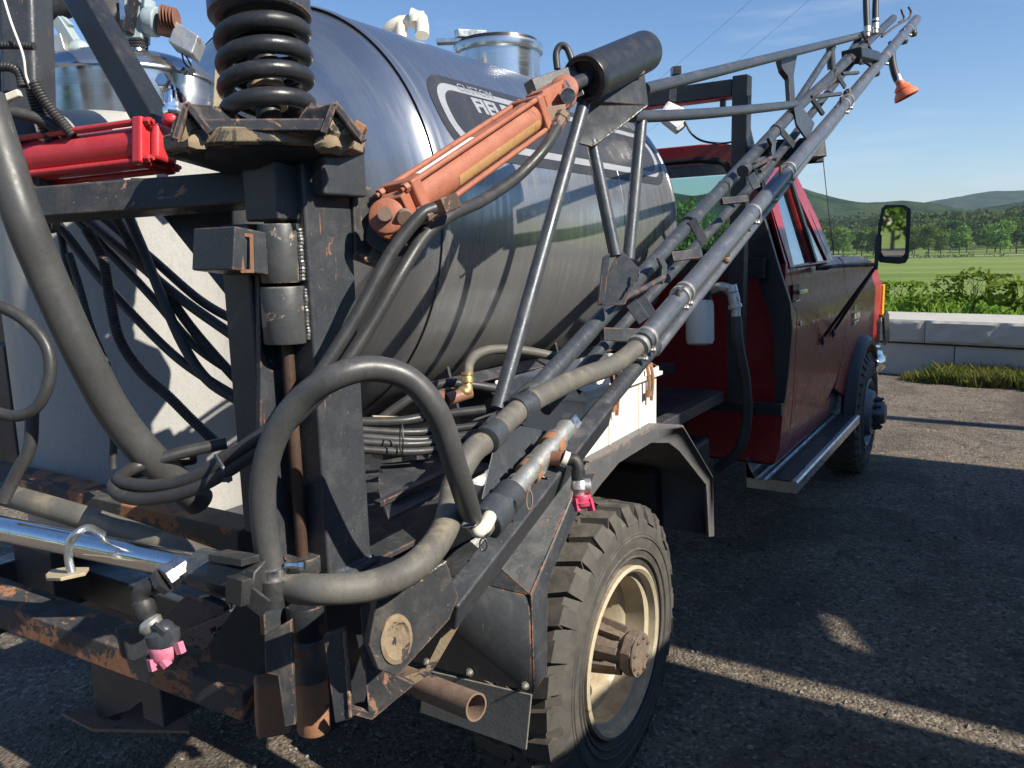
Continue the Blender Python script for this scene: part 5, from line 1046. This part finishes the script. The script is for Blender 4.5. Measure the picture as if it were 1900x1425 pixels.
rod((1606, 65), (1500, 182), .012, .2); rod((1592, 70), (1560, 120), .010, .25)
m = M(); m.plate([B(px, py, .15) for px, py in ((1446, 106), (1462, 92), (1481, 94), (1473, 140), (1476, 188), (1466, 190), (1463, 142), (1452, 128))], cf*.05); m.out('gusset', MT['black'], boom, .004)
m = M(); m.plate([B(px, py, .03) for px, py in ((1473, 200), (1485, 193), (1512, 228), (1500, 262), (1478, 230))], cf*.02); m.out('gusset', MT['boomgrey'], boom, .003)
for (a, b, w_) in (((1283, 408), (1308, 452), .030), ((1392, 322), (1404, 350), .03), ((1447, 240), (1473, 270), .026), ((1548, 130), (1568, 162), .022), ((1170, 560), (1195, 595), .035), ((1186, 548), (1212, 590), .03)):
    m = M(); m.bar(B(*a, .07), B(*b, .02), w_, .008, cf); m.out('brace', MT['boomgrey'], boom, .0015)
for (a, b, w_) in (((1338, 374), (1385, 369), .024), ((1245, 477), (1300, 470), .03), ((1508, 180), (1560, 174), .016), ((1505, 182), (1527, 212), .018), ((1117, 620), (1195, 622), .035), ((1563, 137), (1592, 135), .014), ((1585, 100), (1615, 120), .02), ((1396, 300), (1440, 290), .018)):
    m = M(); m.bar(B(*a, .10), B(*b, .02), w_, .016, cf); m.out('brace', MT['black'], boom, .002)
for a, b in (((1505, 180), (1548, 150)), ((1548, 150), (1552, 128)), ((1410, 318), (1432, 292)), ((1580, 110), (1600, 96)), ((1600, 60), (1625, 112)), ((1612, 60), (1640, 62)), ((1596, 118), (1622, 98))): m = M(); m.cyl(B(*a, .05), B(*b, .05), .008, 8); m.out('zigzag_rod', MT['black'], boom)
m = M(); m.bar(B(1580, 100, .1), B(1615, 108, .1), .10, .05, cu); m.bar(B(1590, 112, .05), B(1604, 98, .05), .03, .04); m.out('fold_hinge', MT['black_clean'], boom, .006)
def strap(px, py, s=1.):
    m = M(); q = [B(px+x*s, py+y*s, -.02) for x, y in ((-8, -12), (2, -12), (10, 2), (8, 22), (2, 34), (-1, 22), (1, 6))]; m.plate(q, cf*.03); return m.out('hose_strap', MT['boomgrey'], boom, .003)
strap(1228, 490, 1.1); strap(1432, 264, .85)
m = M(); m.tube([B(1432, 292, -.02), B(1410, 304, -.03), B(1394, 312, -.02)], .008, 8); m.out('strap_rod', MT['black'], boom); m = M(); m.tube([B(1230, 515, -.02), B(1195, 535, -.03), B(1160, 552, -.02)], .008, 8); m.out('strap_rod', MT['black'], boom); m = M(); m.tube([B(1385, 312, -.02), B(1378, 318, -.02)], .022, 10); m.out('stop_peg', MT['black'], boom)
def ring(px, py, axp, r_, w_, mt='steel', k=0., par=None, nm='clamp', screw=True):
    a, b = B(px, py, k), B(*axp, k); d = (b-a).normalized(); m = M(); m.lathe(a-d*w_/2, d, [(0, r_-.002), (.0015, r_+.001), (w_-.0015, r_+.001), (w_, r_-.002)], 28)
    if screw: m.lathe(a-cu*(r_+.004)-cr*.012, cr, [(0, .006), (.028, .006), (.03, .0085), (.036, .0085)], 8); m.bar(a-cu*r_-cr*.01, a-cu*r_+cr*.012, w_*1.1, .006)
    return m.out(nm, MT[mt], par or boom)
tip = (1700, 36)
for px, py in ((1185, 642), (1200, 626), (1262, 549), (1270, 541), (1457, 323), (1462, 315), (1565, 195), (1572, 187), (1640, 107), (1684, 55), (1396, 395)):
    ring(px, py, tip, .031, .016, 'fitting')
for px, py, s in ((1272, 540, 1), (1462, 312, 1), (1574, 182, 1)):
    m = M(); m.ringtube([B(px+x*s, py+y*s, -.035) for x, y in ((-14, 0), (-4, -6), (6, 2), (4, 14), (-8, 18), (-14, 8), (-14, 0))], .006, 8); m.out('pipe_cap_wire', MT['black'], boom)
ring(1283, 411, (1473, 206), .026, .05, 'boomgrey', .12, nm='sleeve', screw=False); ring(1343, 346.5, (1473, 206), .024, .006, 'steel', .12, nm='weld', screw=False); ring(1440, 241.5, (1473, 206), .024, .03, 'boomgrey', .12, nm='sleeve', screw=False)
# nozzles under the boom
def nozzle(px, py, s, label, cap='plastic', k=0.):
    D = BD(px, k); nz = thing('nozzle', label, 'nozzle', A(px, py, D), 'nozzles along the boom'); u_ = s*D/F
    def q(x, y): return A(px+x*s, py+y*s, D)
    m = M(); m.lathe(q(0, -12), q(1, 8)-q(0, -12), [(0, 4*u_), (5*u_, 5.5*u_), (9*u_, 4.5*u_), (14*u_, 6.5*u_), (19*u_, 6*u_)], 14); m.blob(q(-3, -6), 5*u_, 5*u_, 5*u_); m.out('body', MT['plastic'], nz)
    m = M(); m.lathe(q(1, 8), q(2, 16)-q(1, 8), [(0, 7*u_), (3*u_, 7.5*u_), (7*u_, 5.5*u_)], 14); m.out('cap', MT[cap], nz)
nozzle(1574, 180, 1.2, 'nozzle under the boom with a white round cap', 'pvc'); nozzle(1552, 205, .75, 'small dark nozzle hanging just left of the white capped one')
nozzle(1592, 160, .75, 'small dark nozzle hanging right above the white capped one'); nozzle(1624, 126, 1.0, 'black nozzle hanging left of the orange cup hose', k=.1)
nozzle(1676, 66, 1.0, 'black nozzle under the boom tip, inner of two'); nozzle(1693, 52, 1.0, 'black nozzle at the very tip of the boom'); nozzle(1345, 468, 1.3, 'dull brown nozzle fitting under the boom in front of the cab wall', 'rustpipe', .05); nozzle(1437, 362, .9, 'metal nozzle fitting under the boom beside the door pillar', 'fitting', .04)
m = M(); m.tube([B(1636, 68), B(1662, 48), B(1686, 34), B(1690, 22), B(1686, 14)], .007, 8); m.tube([B(1668, 42), B(1677, 34), B(1674, 24), B(1672, 18)], .006, 8); m.out('tip_hook', MT['black'], boom)
for a, b in (((1607, -30), (1609, 56)), ((1627, -30), (1624, 50))):
    m = M(); D = BD(1615, -.05); m.tube([A(*a, D), A((a[0]+b[0])/2-1, 10, D), A(*b, D)], .0165, 14); tag(m.out('hose', MT['rubber'], None), ('black hose hanging from above onto the boom end, %s of a pair' % ('left' if a[0] < 1615 else 'right')), 'hose', 'hoses dropping to the boom tip')
    m = M(); m.lathe(A(b[0], b[1]-6, D), -cu, [(0, .019), (.03, .019), (.031, .015), (.05, .015)], 16); m.out('hose_tail', MT['fitting'], boom)
m = M(); m.lathe(A(1624, 36, BD(1615, -.05)), -cu, [(0, .02), (.012, .02)], 16); m.out('clamp', MT['steel'], boom)
dc = BD(1660, .1); cup = thing('foam_drop', 'orange rubber cup hanging on a black hose below the boom tip', 'cup', A(1680, 170, dc))
m = M(); m.tube([A(1655, 78, dc), A(1655, 110, dc), A(1660, 135, dc), A(1666, 150, dc)], .022, 14); m.out('hose', MT['rubber'], cup)
m = M(); m.lathe(A(1664, 141, dc), A(1668, 153, dc)-A(1664, 141, dc), [(0, .024), (.036, .024)], 20); m.out('clamp', MT['steel'], cup)
m = M(); m.lathe(A(1668, 150, dc), A(1685, 184, dc)-A(1668, 150, dc), [(0, .024), (.025, .026), (.04, .044), (.055, .050), (.06, .043), (.066, .052), (.085, .066), (.105, .072), (.11, .068), (.09, .055)], 36, cap=False); m.out('cup', MT['cup'], cup)
# boom root beam
m = M(); m.bar(A(828, 1140, 1.46), A(1120, 765, 2.05), .045, .07, cu+cr*.4); m.out('root_beam', MT['black'], boom, .006)
m = M(); m.plate([A(px, py, d) for px, py, d in ((846, 1075, 1.50), (990, 885, 1.74), (1042, 835, 1.86), (1090, 790, 1.95), (1025, 850, 1.84), (862, 1112, 1.50))], cf*.02); m.out('root_flange', MT['black_rusty'], boom, .002)
m = M(); m.plate([A(px, py, d) for px, py, d in ((885, 960, 1.70), (915, 830, 1.78), (960, 790, 1.85), (1015, 800, 1.95), (1010, 850, 1.9), (930, 950, 1.72))], cf*.02); m.out('root_gusset', MT['boomgrey'], boom, .003)
rod((870, 840), (990, 722), .024, .12, mt='black')
for px, py, s in ((912, 808, 1.), (972, 754, 1.)):
    D = 1.62 if px < 950 else 1.735
    a = A(px, py, D); d = (A(px+(40 if px < 950 else 60), py-(40 if px < 950 else 34), D+.09)-a).normalized(); m = M(); m.lathe(a-d*.026, d, [(0, .0255), (.002, .029), (.050, .029), (.052, .0255)], 24); m.plate([a+cu*.036-d*.02, a+cu*.036+d*.02, a+cu*.036+d*.02-cf*.02+cu*.006, a+cu*.036-d*.02-cf*.02+cu*.006], -cu*.004); m.out('hose_sleeve', MT['boomgrey'], boom)
# end pipe with clamps, tee and valve at the boom root
ep = thing('boom_end_pipe', 'short stainless pipe with rusty clamps and a magenta capped nozzle along the boom root', 'pipe', A(980, 880, 1.7))
def E_(t_): return A(890+(1064-890)*t_, 985+(779-985)*t_, 1.56+.36*t_)
ed = (E_(1)-E_(0)).normalized()
def seg(t0, t1, r_, mt, nm, n=28, par=ep, chamf=.002):
    L = (E_(t1)-E_(t0)).length; m = M(); m.lathe(E_(t0), ed, [(0, r_-chamf), (chamf, r_), (L-chamf, r_), (L, r_-chamf)], n); return m.out(nm, MT[mt], par)
seg(.02, .93, .0215, 'fitting', 'pipe'); seg(.06, .20, .0365, 'boomgrey', 'plastic_sleeve'); seg(.20, .34, .034, 'black', 'plastic_sleeve'); seg(.36, .44, .0225, 'chrome', 'collar'); seg(.40, .43, .027, 'fitting', 'collar'); seg(.50, .56, .029, 'rust', 'clamp'); seg(.57, .60, .0285, 'fitting', 'clamp'); seg(.62, .70, .026, 'fitting', 'tee'); seg(.74, .80, .030, 'rust', 'clamp'); seg(.80, .82, .029, 'fitting', 'clamp'); seg(.88, .93, .024, 'fitting', 'collar', 6); seg(.93, .99, .0275, 'steel', 'end_plug', 6)
for t_ in (.55, .79):
    m = M(); p = E_(t_)+cr*.024-cu*.02; m.lathe(p, (cf*-.3+cr*.6-cu*.6), [(0, .005), (.02, .005), (.021, .009), (.028, .009)], 6); m.bar(p-cr*.01, p+cr*.012, .016, .012); m.out('clamp_screw', MT['chrome'], ep)
m = M(); m.cyl(E_(.66), A(1044, 851, 1.775), .017, 16); m.out('branch', MT['copper'], ep)
D = 1.77; m = M(); m.lathe(A(1044, 850, D), A(1058, 856, D)-A(1044, 850, D), [(0, .0185), (.012, .0185)], 20); m.out('ring', MT['pvc'], ep)
m = M(); m.tube([A(1052, 853, D), A(1064, 853, D), A(1072, 864, D), A(1074, 884, D)], .0135, 14); m.lathe(A(1073, 872, D), -cu, [(0, .0155), (.022, .0155)], 14); m.out('elbow', MT['plastic'], ep)
m = M(); m.lathe(A(1075, 888, D), -cu, [(0, .012), (.006, .018), (.022, .020), (.03, .014), (.042, .014)], 20); m.lathe(A(1080, 902, D)-cf*.0, cr, [(0, .017), (.018, .017), (.02, .012)], 18); m.out('nozzle_body', MT['fitting'], ep)
m = M(); m.lathe(A(1079, 918, D), A(1081, 945, D)-A(1079, 918, D), [(0, .0195), (.004, .021), (.014, .020), (.016, .0235), (.024, .021), (.03, .010)], 24)
m.bar(A(1092, 925, D-.01), A(1098, 947, D-.01), .010, .014); m.bar(A(1068, 925, D-.015), A(1072, 948, D-.015), .01, .01); m.out('nozzle_cap', MT['magenta'], ep)
m = M(); m.ringtube([A(982, 928, 1.60)+(cr*math.cos(a)*.006+cu*math.sin(a)*.019) for a in np.linspace(0, 6.28, 18)], .0022, 6); m.out('cotter_ring', MT['rustpipe'], ep)
m = M(); m.ringtube([A(897, 1010, 1.50)+(cr*math.cos(a)*.007+cu*math.sin(a)*.012) for a in np.linspace(0, 6.28, 18)], .0018, 6); m.out('cotter_ring', MT['plastic'], ep)
m = M(); m.tube([A(872, 966, 1.46), A(884, 980, 1.46), A(898, 978, 1.48), A(908, 960, 1.53)], .014, 14); m.blob(A(888, 984, 1.45), .016, .016, .014); m.out('elbow', MT['pvc'], ep)
m = M(); m.lathe(A(856, 972, 1.43), A(880, 966, 1.43)-A(856, 972, 1.43), [(0, .007), (.006, .010), (.024, .010), (.026, .008)], 12); m.out('hose_clamp', MT['chrome'], ep)

# ================================================================ LEFT BOOM PIPE
lp = thing('boom_pipe', 'shiny stainless spray pipe crossing lower left with U bolt and pink nozzle', 'pipe', A(200, 1010, 1.4))
def Lp(t_): return A(-60+(470+60)*t_, 968+(1075-968)*t_, 1.56-.30*t_)
ld = (Lp(1)-Lp(0)).normalized()
def lseg(x0, x1, r_, mt, nm, n=32):
    t0, t1 = (x0+60)/530, (x1+60)/530; a, b = Lp(t0), Lp(t1); m = M(); m.lathe(a, b-a, [(0, r_-.002), (.002, r_), ((b-a).length-.002, r_), ((b-a).length, r_-.002)], n); return m.out(nm, MT[mt], lp)
lseg(-60, 395, .0235, 'chrome', 'pipe'); lseg(352, 356, .0245, 'steel', 'weld'); lseg(372, 415, .0345, 'boomgrey', 'plastic_clamp'); lseg(413, 500, .038, 'plastic', 'coupling', 8)
m = M(); m.bar(A(404, 1030, 1.25), A(466, 1040, 1.22), .04, .012, cu); m.lathe(A(426, 1038, 1.22)-cf*.0, -cf, [(0, .006), (.003, .006)], 8); m.bar(A(375, 1108, 1.26), A(424, 1128, 1.24), .02, .008, cu); m.bar(A(428, 1090, 1.21), A(458, 1100, 1.19), .02, .04, cu); m.bar(A(462, 1105, 1.2), A(494, 1130, 1.19), .006, .03, cu); m.out('clamp_wing', MT['plastic'], lp, .003)
m = M(); m.tube([A(495, 1100, 1.27), A(515, 1105, 1.26), A(530, 1095, 1.27)], .022, 16); m.lathe(A(505, 1112, 1.25), cu, [(-.012, .022), (.03, .022)], 20); m.out('elbow', MT['plastic'], lp)
m = M(); m.tube([A(133, 1062, 1.34), A(127, 1035, 1.34), A(130, 1005, 1.34), A(145, 988, 1.34), A(165, 980, 1.36), A(190, 992, 1.40)], .0068, 12); m.out('u_bolt', MT['alu'], lp)
m = M(); m.plate([A(px, py, d) for px, py, d in ((84, 1066, 1.36), (95, 1056, 1.39), (120, 1052, 1.4), (165, 1052, 1.36), (158, 1062, 1.33), (112, 1072, 1.31), (86, 1072, 1.33))], (0, 0, -.006)); m.out('u_bolt_plate', MT['tan'], lp, .001)
D = 1.27
m = M(); m.lathe(A(340, 1050, 1.30), A(300, 1078, D)-A(340, 1050, 1.30), [(0, .02), (.022, .020), (.024, .024), (.038, .024)], 8); m.out('branch', MT['steel'], lp)
m = M(); m.lathe(A(305, 1076, D), A(285, 1088, D)-A(305, 1076, D), [(0, .0215), (.010, .0215)], 6); m.tube([A(295, 1082, D), A(270, 1092, D), A(262, 1108, D), A(266, 1130, D)], .0155, 16); m.lathe(A(264, 1112, D), A(272, 1150, D)-A(264, 1112, D), [(0, .0165), (.004, .0185), (.022, .0185), (.03, .015)], 12); m.out('elbow', MT['plastic'], lp)
m = M(); m.lathe(A(272, 1150, D), A(300, 1180, D)-A(272, 1150, D), [(0, .014), (.008, .020), (.02, .016)], 14); m.out('adapter', MT['fitting'], lp)
m = M(); m.blob(A(303, 1172, D), .020, .020, .019, 18, 12); m.lathe(A(300, 1166, D), A(306, 1200, D)-A(300, 1166, D), [(0, .020), (.006, .0265), (.018, .026), (.028, .022)], 22); m.lathe(A(312, 1178, D)-cf*.015, -cf, [(0, .014), (.008, .014), (.009, .006)], 14); m.bar(A(286, 1158, D-.02), A(306, 1176, D-.024), .006, .008); m.out('nozzle_body', MT['boomgrey'], lp)
m = M(); m.lathe(A(303, 1193, D), A(306, 1235, D)-A(303, 1193, D), [(0, .021), (.004, .0225), (.012, .0215), (.022, .019), (.028, .015), (.033, .007)], 22); m.bar(A(330, 1192, D-.01), A(337, 1212, D-.01), .010, .012); m.bar(A(282, 1222, D-.01), A(287, 1243, D-.01), .014, .012); m.bar(A(303, 1225, D-.015), A(312, 1236, D-.015), .014, .008); m.out('nozzle_cap', MT['pink'], lp)

# ================================================================ HOSES
def hose(label, pts, r_, mt='rubber', n=16, cat='hose', group=None, name='hose'):
    P = []; d0 = pts[0][2]; 
    ds = [p[2] if len(p) > 2 else None for p in pts]; ks = [i for i, d in enumerate(ds) if d is not None]
    for i in range(len(pts)):
        if ds[i] is None:
            a = max([k for k in ks if k < i], default=ks[0]); b = min([k for k in ks if k > i], default=ks[-1]); ds[i] = ds[a] if a == b else ds[a]+(ds[b]-ds[a])*(i-a)/(b-a)
    m = M(); m.tube([A(p[0], p[1], d) for p, d in zip(pts, ds)], r_, n, 10); return tag(m.out(name, MT[mt], None), label, cat, group)
hose('fat black hose arching in a big loop in front of the mast post', [(505, 1062, 1.26), (492, 990), (488, 900), (508, 815), (555, 745), (620, 700, 1.21), (690, 684), (760, 705), (812, 768, 1.28), (845, 865), (864, 925), (874, 962, 1.45)], .0205, 'greyhose', 24)
hose('dirty grey hose sagging from the pipe end round the mast foot to the boom', [(528, 1090, 1.27), (600, 1094, 1.24), (690, 1086), (775, 1046, 1.30), (828, 975, 1.42), (845, 895, 1.52), (875, 840, 1.57), (905, 815, 1.62), (975, 752, 1.74), (1065, 705, 1.92), (1140, 676, 2.08), (1192, 636, 2.18)], .0245, 'tanhose', 24)
m = M(); cl_ = A(504, 1064, 1.26); dd = (A(505, 1080, 1.26)-A(503, 1048, 1.255)).normalized(); m.lathe(cl_-dd*.013, dd, [(0, .0215), (.0012, .0235), (.0248, .0235), (.026, .0215)], 40); 
for k in range(22): a = k*2*math.pi/30; s1_, s2_ = frame(dd); p = cl_+(s1_*math.cos(a)+s2_*math.sin(a))*.0236; m.bar(p-dd*.008, p+dd*.008, .0012, .0012)
m.lathe(A(530, 1048, 1.25), cr, [(0, .006), (.02, .006), (.022, .009), (.03, .009)], 8); tag(m.out('hose_clamp', MT['steel'], None), 'slotted steel band clamp on the foot of the big hose loop', 'clamp')
hose('upper black hydraulic hose from the orange cylinder base, looping low at left', [(806, 386, 1.43), (778, 402), (725, 470, 1.40), (668, 575), (612, 665, 1.36), (556, 740), (492, 802, 1.33), (420, 850), (355, 888, 1.36), (290, 902), (240, 898), (222, 888, 1.42), (250, 868, 1.48), (330, 842), (420, 822, 1.55)], .0118)
hose('long black hydraulic hose running from the orange cylinder rod end', [(1034, 236, 1.79), (1008, 278), (960, 328, 1.7), (895, 372), (838, 398, 1.52), (790, 436), (745, 505, 1.43), (690, 600), (630, 690, 1.38), (565, 760), (495, 822, 1.34), (430, 868), (355, 908, 1.36), (280, 925), (228, 920), (212, 902, 1.42), (230, 885, 1.5), (300, 862), (360, 850, 1.6)], .0125)
hose('thick dusty hose sweeping down the left edge into the frame', [(-30, 180, 1.28), (5, 290), (45, 410, 1.30), (95, 530), (150, 650, 1.38), (215, 770), (290, 860, 1.52), (370, 930, 1.62)], .0305, 'greyhose', 26)
hose('dirt caked hose lying behind the shiny spray pipe', [(-30, 908, 1.62), (60, 932), (180, 968, 1.5), (290, 1005), (400, 1045, 1.42)], .0225, 'tanhose', 20)
hose('thin black hose curling at the left edge', [(-20, 560, 1.25), (40, 590), (85, 640), (92, 700), (70, 752), (30, 772), (-20, 762)], .0095)
hose('slack black hose running down across the white tank, lowest of four', [(105, 412, 1.72), (185, 515), (262, 600), (330, 665), (395, 710), (450, 742, 1.6)], .0095)
hose('black hose crossing the white tank, middle one', [(140, 405, 1.75), (215, 480), (290, 560), (360, 640), (445, 700, 1.62)], .0092)
hose('black hose crossing the white tank, upper left one', [(150, 400, 1.74), (235, 470), (330, 550), (440, 628, 1.6)], .0105)
hose('black hose crossing the white tank, topmost one', [(185, 398, 1.76), (280, 478), (370, 556), (445, 600, 1.62)], .0095)
hose('flat dark strap hanging steeply in front of the white tank', [(236, 395, 1.66), (268, 470), (300, 550), (340, 640), (385, 705), (445, 745, 1.58)], .0105, 'loomm')
hose('black hose dropping from the left frame behind the thick hose', [(110, 420, 1.72), (130, 520), (150, 600), (205, 770), (210, 870, 1.7)], .008, 'loomm')
hose('dark hose hanging in the lower left corner of the frame', [(60, 760, 1.5), (55, 830), (30, 880), (5, 930)], .012)
hose('black hydraulic hose feeding the red cylinder from the left', [(-20, 208, 1.5), (30, 210), (75, 222), (115, 243), (150, 262, 1.55)], .0115)
def loom(label, pts, r_):
    m = M(); n_ = len(pts); d0, d1 = pts[0][2], pts[-1][2]; m.loom([A(p[0], p[1], d0+(d1-d0)*i/(n_-1)) for i, p in enumerate(pts)], r_, .0058); tag(m.out('cable_loom', MT['loomm'], None), label, 'cable loom', 'corrugated looms')
loom('corrugated loom winding down over the white tank, left of the strap', [(160, 425, 1.64), (190, 480), (205, 560), (222, 630), (262, 690), (312, 735), (355, 778), (405, 825, 1.62)], .0108)
loom('corrugated loom crossing under the dark strap towards the mast', [(212, 398, 1.70), (250, 465), (300, 530), (345, 595), (390, 650), (440, 705, 1.6)], .0105)
loom('thin corrugated loom close beside the thick left hose', [(128, 470, 1.60), (150, 540), (170, 610), (200, 680, 1.6)], .0072)
loom('short corrugated loom stub pointing right at the left mast', [(-20, 85, 1.5), (20, 84), (64, 86, 1.5)], .0075)
loom('corrugated loom bending over at the left edge', [(-20, 126, 1.5), (15, 124), (35, 135), (42, 160, 1.5)], .009)
loom('fat corrugated loom running down the left mast', [(58, 150, 1.52), (66, 185), (80, 225), (98, 262, 1.55)], .0135)
loom('corrugated loom branching right from the left mast towards the red cylinder', [(62, 152, 1.5), (82, 185), (105, 215), (136, 252, 1.52)], .0105)
m = M(); m.tube([A(2, -20, 1.48), A(20, 40, 1.48), A(42, 100, 1.48), A(48, 140, 1.49), A(58, 165, 1.5)], .0024, 6); tag(m.out('cable', MT['white'], None), 'thin white cable running down the left mast', 'cable')
m = M(); m.bar(A(8, 184, 1.5), A(38, 172, 1.5), .014, .014); tag(m.out('connector', MT['pvc'], None, .003), 'cream crimp connector beside the left mast looms', 'connector')
m = M(); m.tube([A(400, 845, 1.34), A(414, 868, 1.30), A(424, 893, 1.33)], .0035, 6); m.bar(A(414, 890, 1.31), A(430, 888, 1.31), .006, .008); tag(m.out('cable_tie', MT['boomgrey'], None), 'grey cable tie round the two hydraulic hoses', 'cable tie')
# hoses and fittings between mast and boom
for i, (y0, y1, dd) in enumerate(((783, 772, 1.9), (796, 800, 1.86), (808, 815, 1.84), (818, 822, 1.82), (832, 836, 1.80))):
    hose(['topmost','second','third','fourth','lowest'][i]+' black hose in the level bundle behind the big loop', [(640, y0, dd), (740, (y0+y1)/2+4), (800, y1), (900, y1-12, dd+.1)], .0095 if i else .012, 'rubber', group='level hose bundle behind the loop')
m = M(); m.ringtube([A(745+3*math.cos(a), 815+30*math.sin(a), 1.80-.02*math.cos(a)) for a in np.linspace(0, 6.28, 14)], .002, 5); tag(m.out('cable_tie', MT['plastic'], None), 'black cable tie round the level hose bundle', 'cable tie')
hose('black hose rising from the brass elbow and running right behind the arm', [(868, 700, 1.98), (872, 672), (890, 655), (925, 648), (980, 652), (1040, 664, 2.15)], .0125, 'tanhose')
m = M(); m.lathe(A(867, 690, 1.97), -cu, [(0, .0155), (.008, .0155), (.010, .0135), (.018, .0155), (.026, .0155), (.028, .011), (.04, .014), (.052, .014)], 16); m.blob(A(862, 726, 1.97), .02, .02, .015); tag(m.out('hose_tail', MT['brass'], None), 'dirty brass hose tail and clamps under the short grey hose', 'fitting')
m = M(); m.tube([A(872, 728, 1.98), A(850, 735, 1.96), A(828, 742, 1.94)], .016, 14); m.lathe(A(826, 742, 1.93), -cr, [(0, .022), (.02, .022)], 14); tag(m.out('manifold', MT['copper'], None), 'brown cast manifold lying behind the big hose loop', 'fitting')
hose('black hose passing behind the brown manifold', [(690, 790, 2.0), (760, 740), (820, 712), (880, 715), (940, 725, 2.1)], .012)
m = M(); m.bar(A(690, 782, 1.95), A(800, 786, 2.0), .02, .03, cu); tag(m.out('flat_bar', MT['tan'], None, .002), 'short tan bar above the level hose bundle', 'bar')
# crumpled support bars in the truck bed
m = M()
for a, b, w_ in (((700, 840, 1.9), (960, 795, 2.2), .05), ((700, 935, 1.66), (880, 852, 1.9), .02)): m.bar(A(*a), A(*b), w_, w_*.6)
m.plate([A(px, py, d) for px, py, d in ((700, 905, 1.75), (705, 860, 1.9), (850, 845, 2.0), (900, 870, 1.9), (720, 962, 1.62))], (0, 0, -.01)); m.out('inner_guard', MT['black'], truck, .002)

# weld beads along the joints
def weld(pts, r_, par, mt='hingegrey', n_=.006):
    P = resample([V(p) for p in pts], n_/3); rs = [r_*.72*(.85+.2*abs(math.sin(i*math.pi/3))+.12*noise.noise(V((i*.7, 0, 0)))) for i in range(len(P))]
    P = [p+V((noise.noise(p*90), noise.noise(p*90+V((5, 0, 0))), noise.noise(p*90+V((0, 5, 0)))))*.0018 for p in P]
    M().ringtube(P, rs, 8).out('weld', MT[mt], par)
weld([(hx+.038, hy_+.012, Hz(424)), (hx+.038, hy_+.012, Hz(520))], .008, mast); weld([(hx+.040, hy_+.014, Hz(536)), (hx+.040, hy_+.014, Hz(630))], .006, mast)
weld([A(1100, 270, 2.0), A(1150, 235, 2.08), A(1200, 196, 2.14)], .004, arm); weld([A(1072, 196, 1.99), A(1130, 165, 2.05), A(1196, 134, 2.13)], .005, arm)
weld([LPx(703, 1112)+lugN*.001, LPx(760, 1086)+lugN*.001, LPx(826, 1042)+lugN*.001], .004, mast); weld([A(1186, 500, 2.03), A(1186, 515, 2.03), A(1170, 540, 2.03)], .004, arm)
weld([(-1.052, py0+.004, zb+.012), (-1.050, py1, zb+.012)], .010, mast, 'boomgrey', .009)
weld([A(470, 322, 1.40), A(470, 392, 1.40)], .004, mast); weld([A(640, 1172, 1.395), A(650, 1330, 1.395)], .005, mast, 'rustpipe')
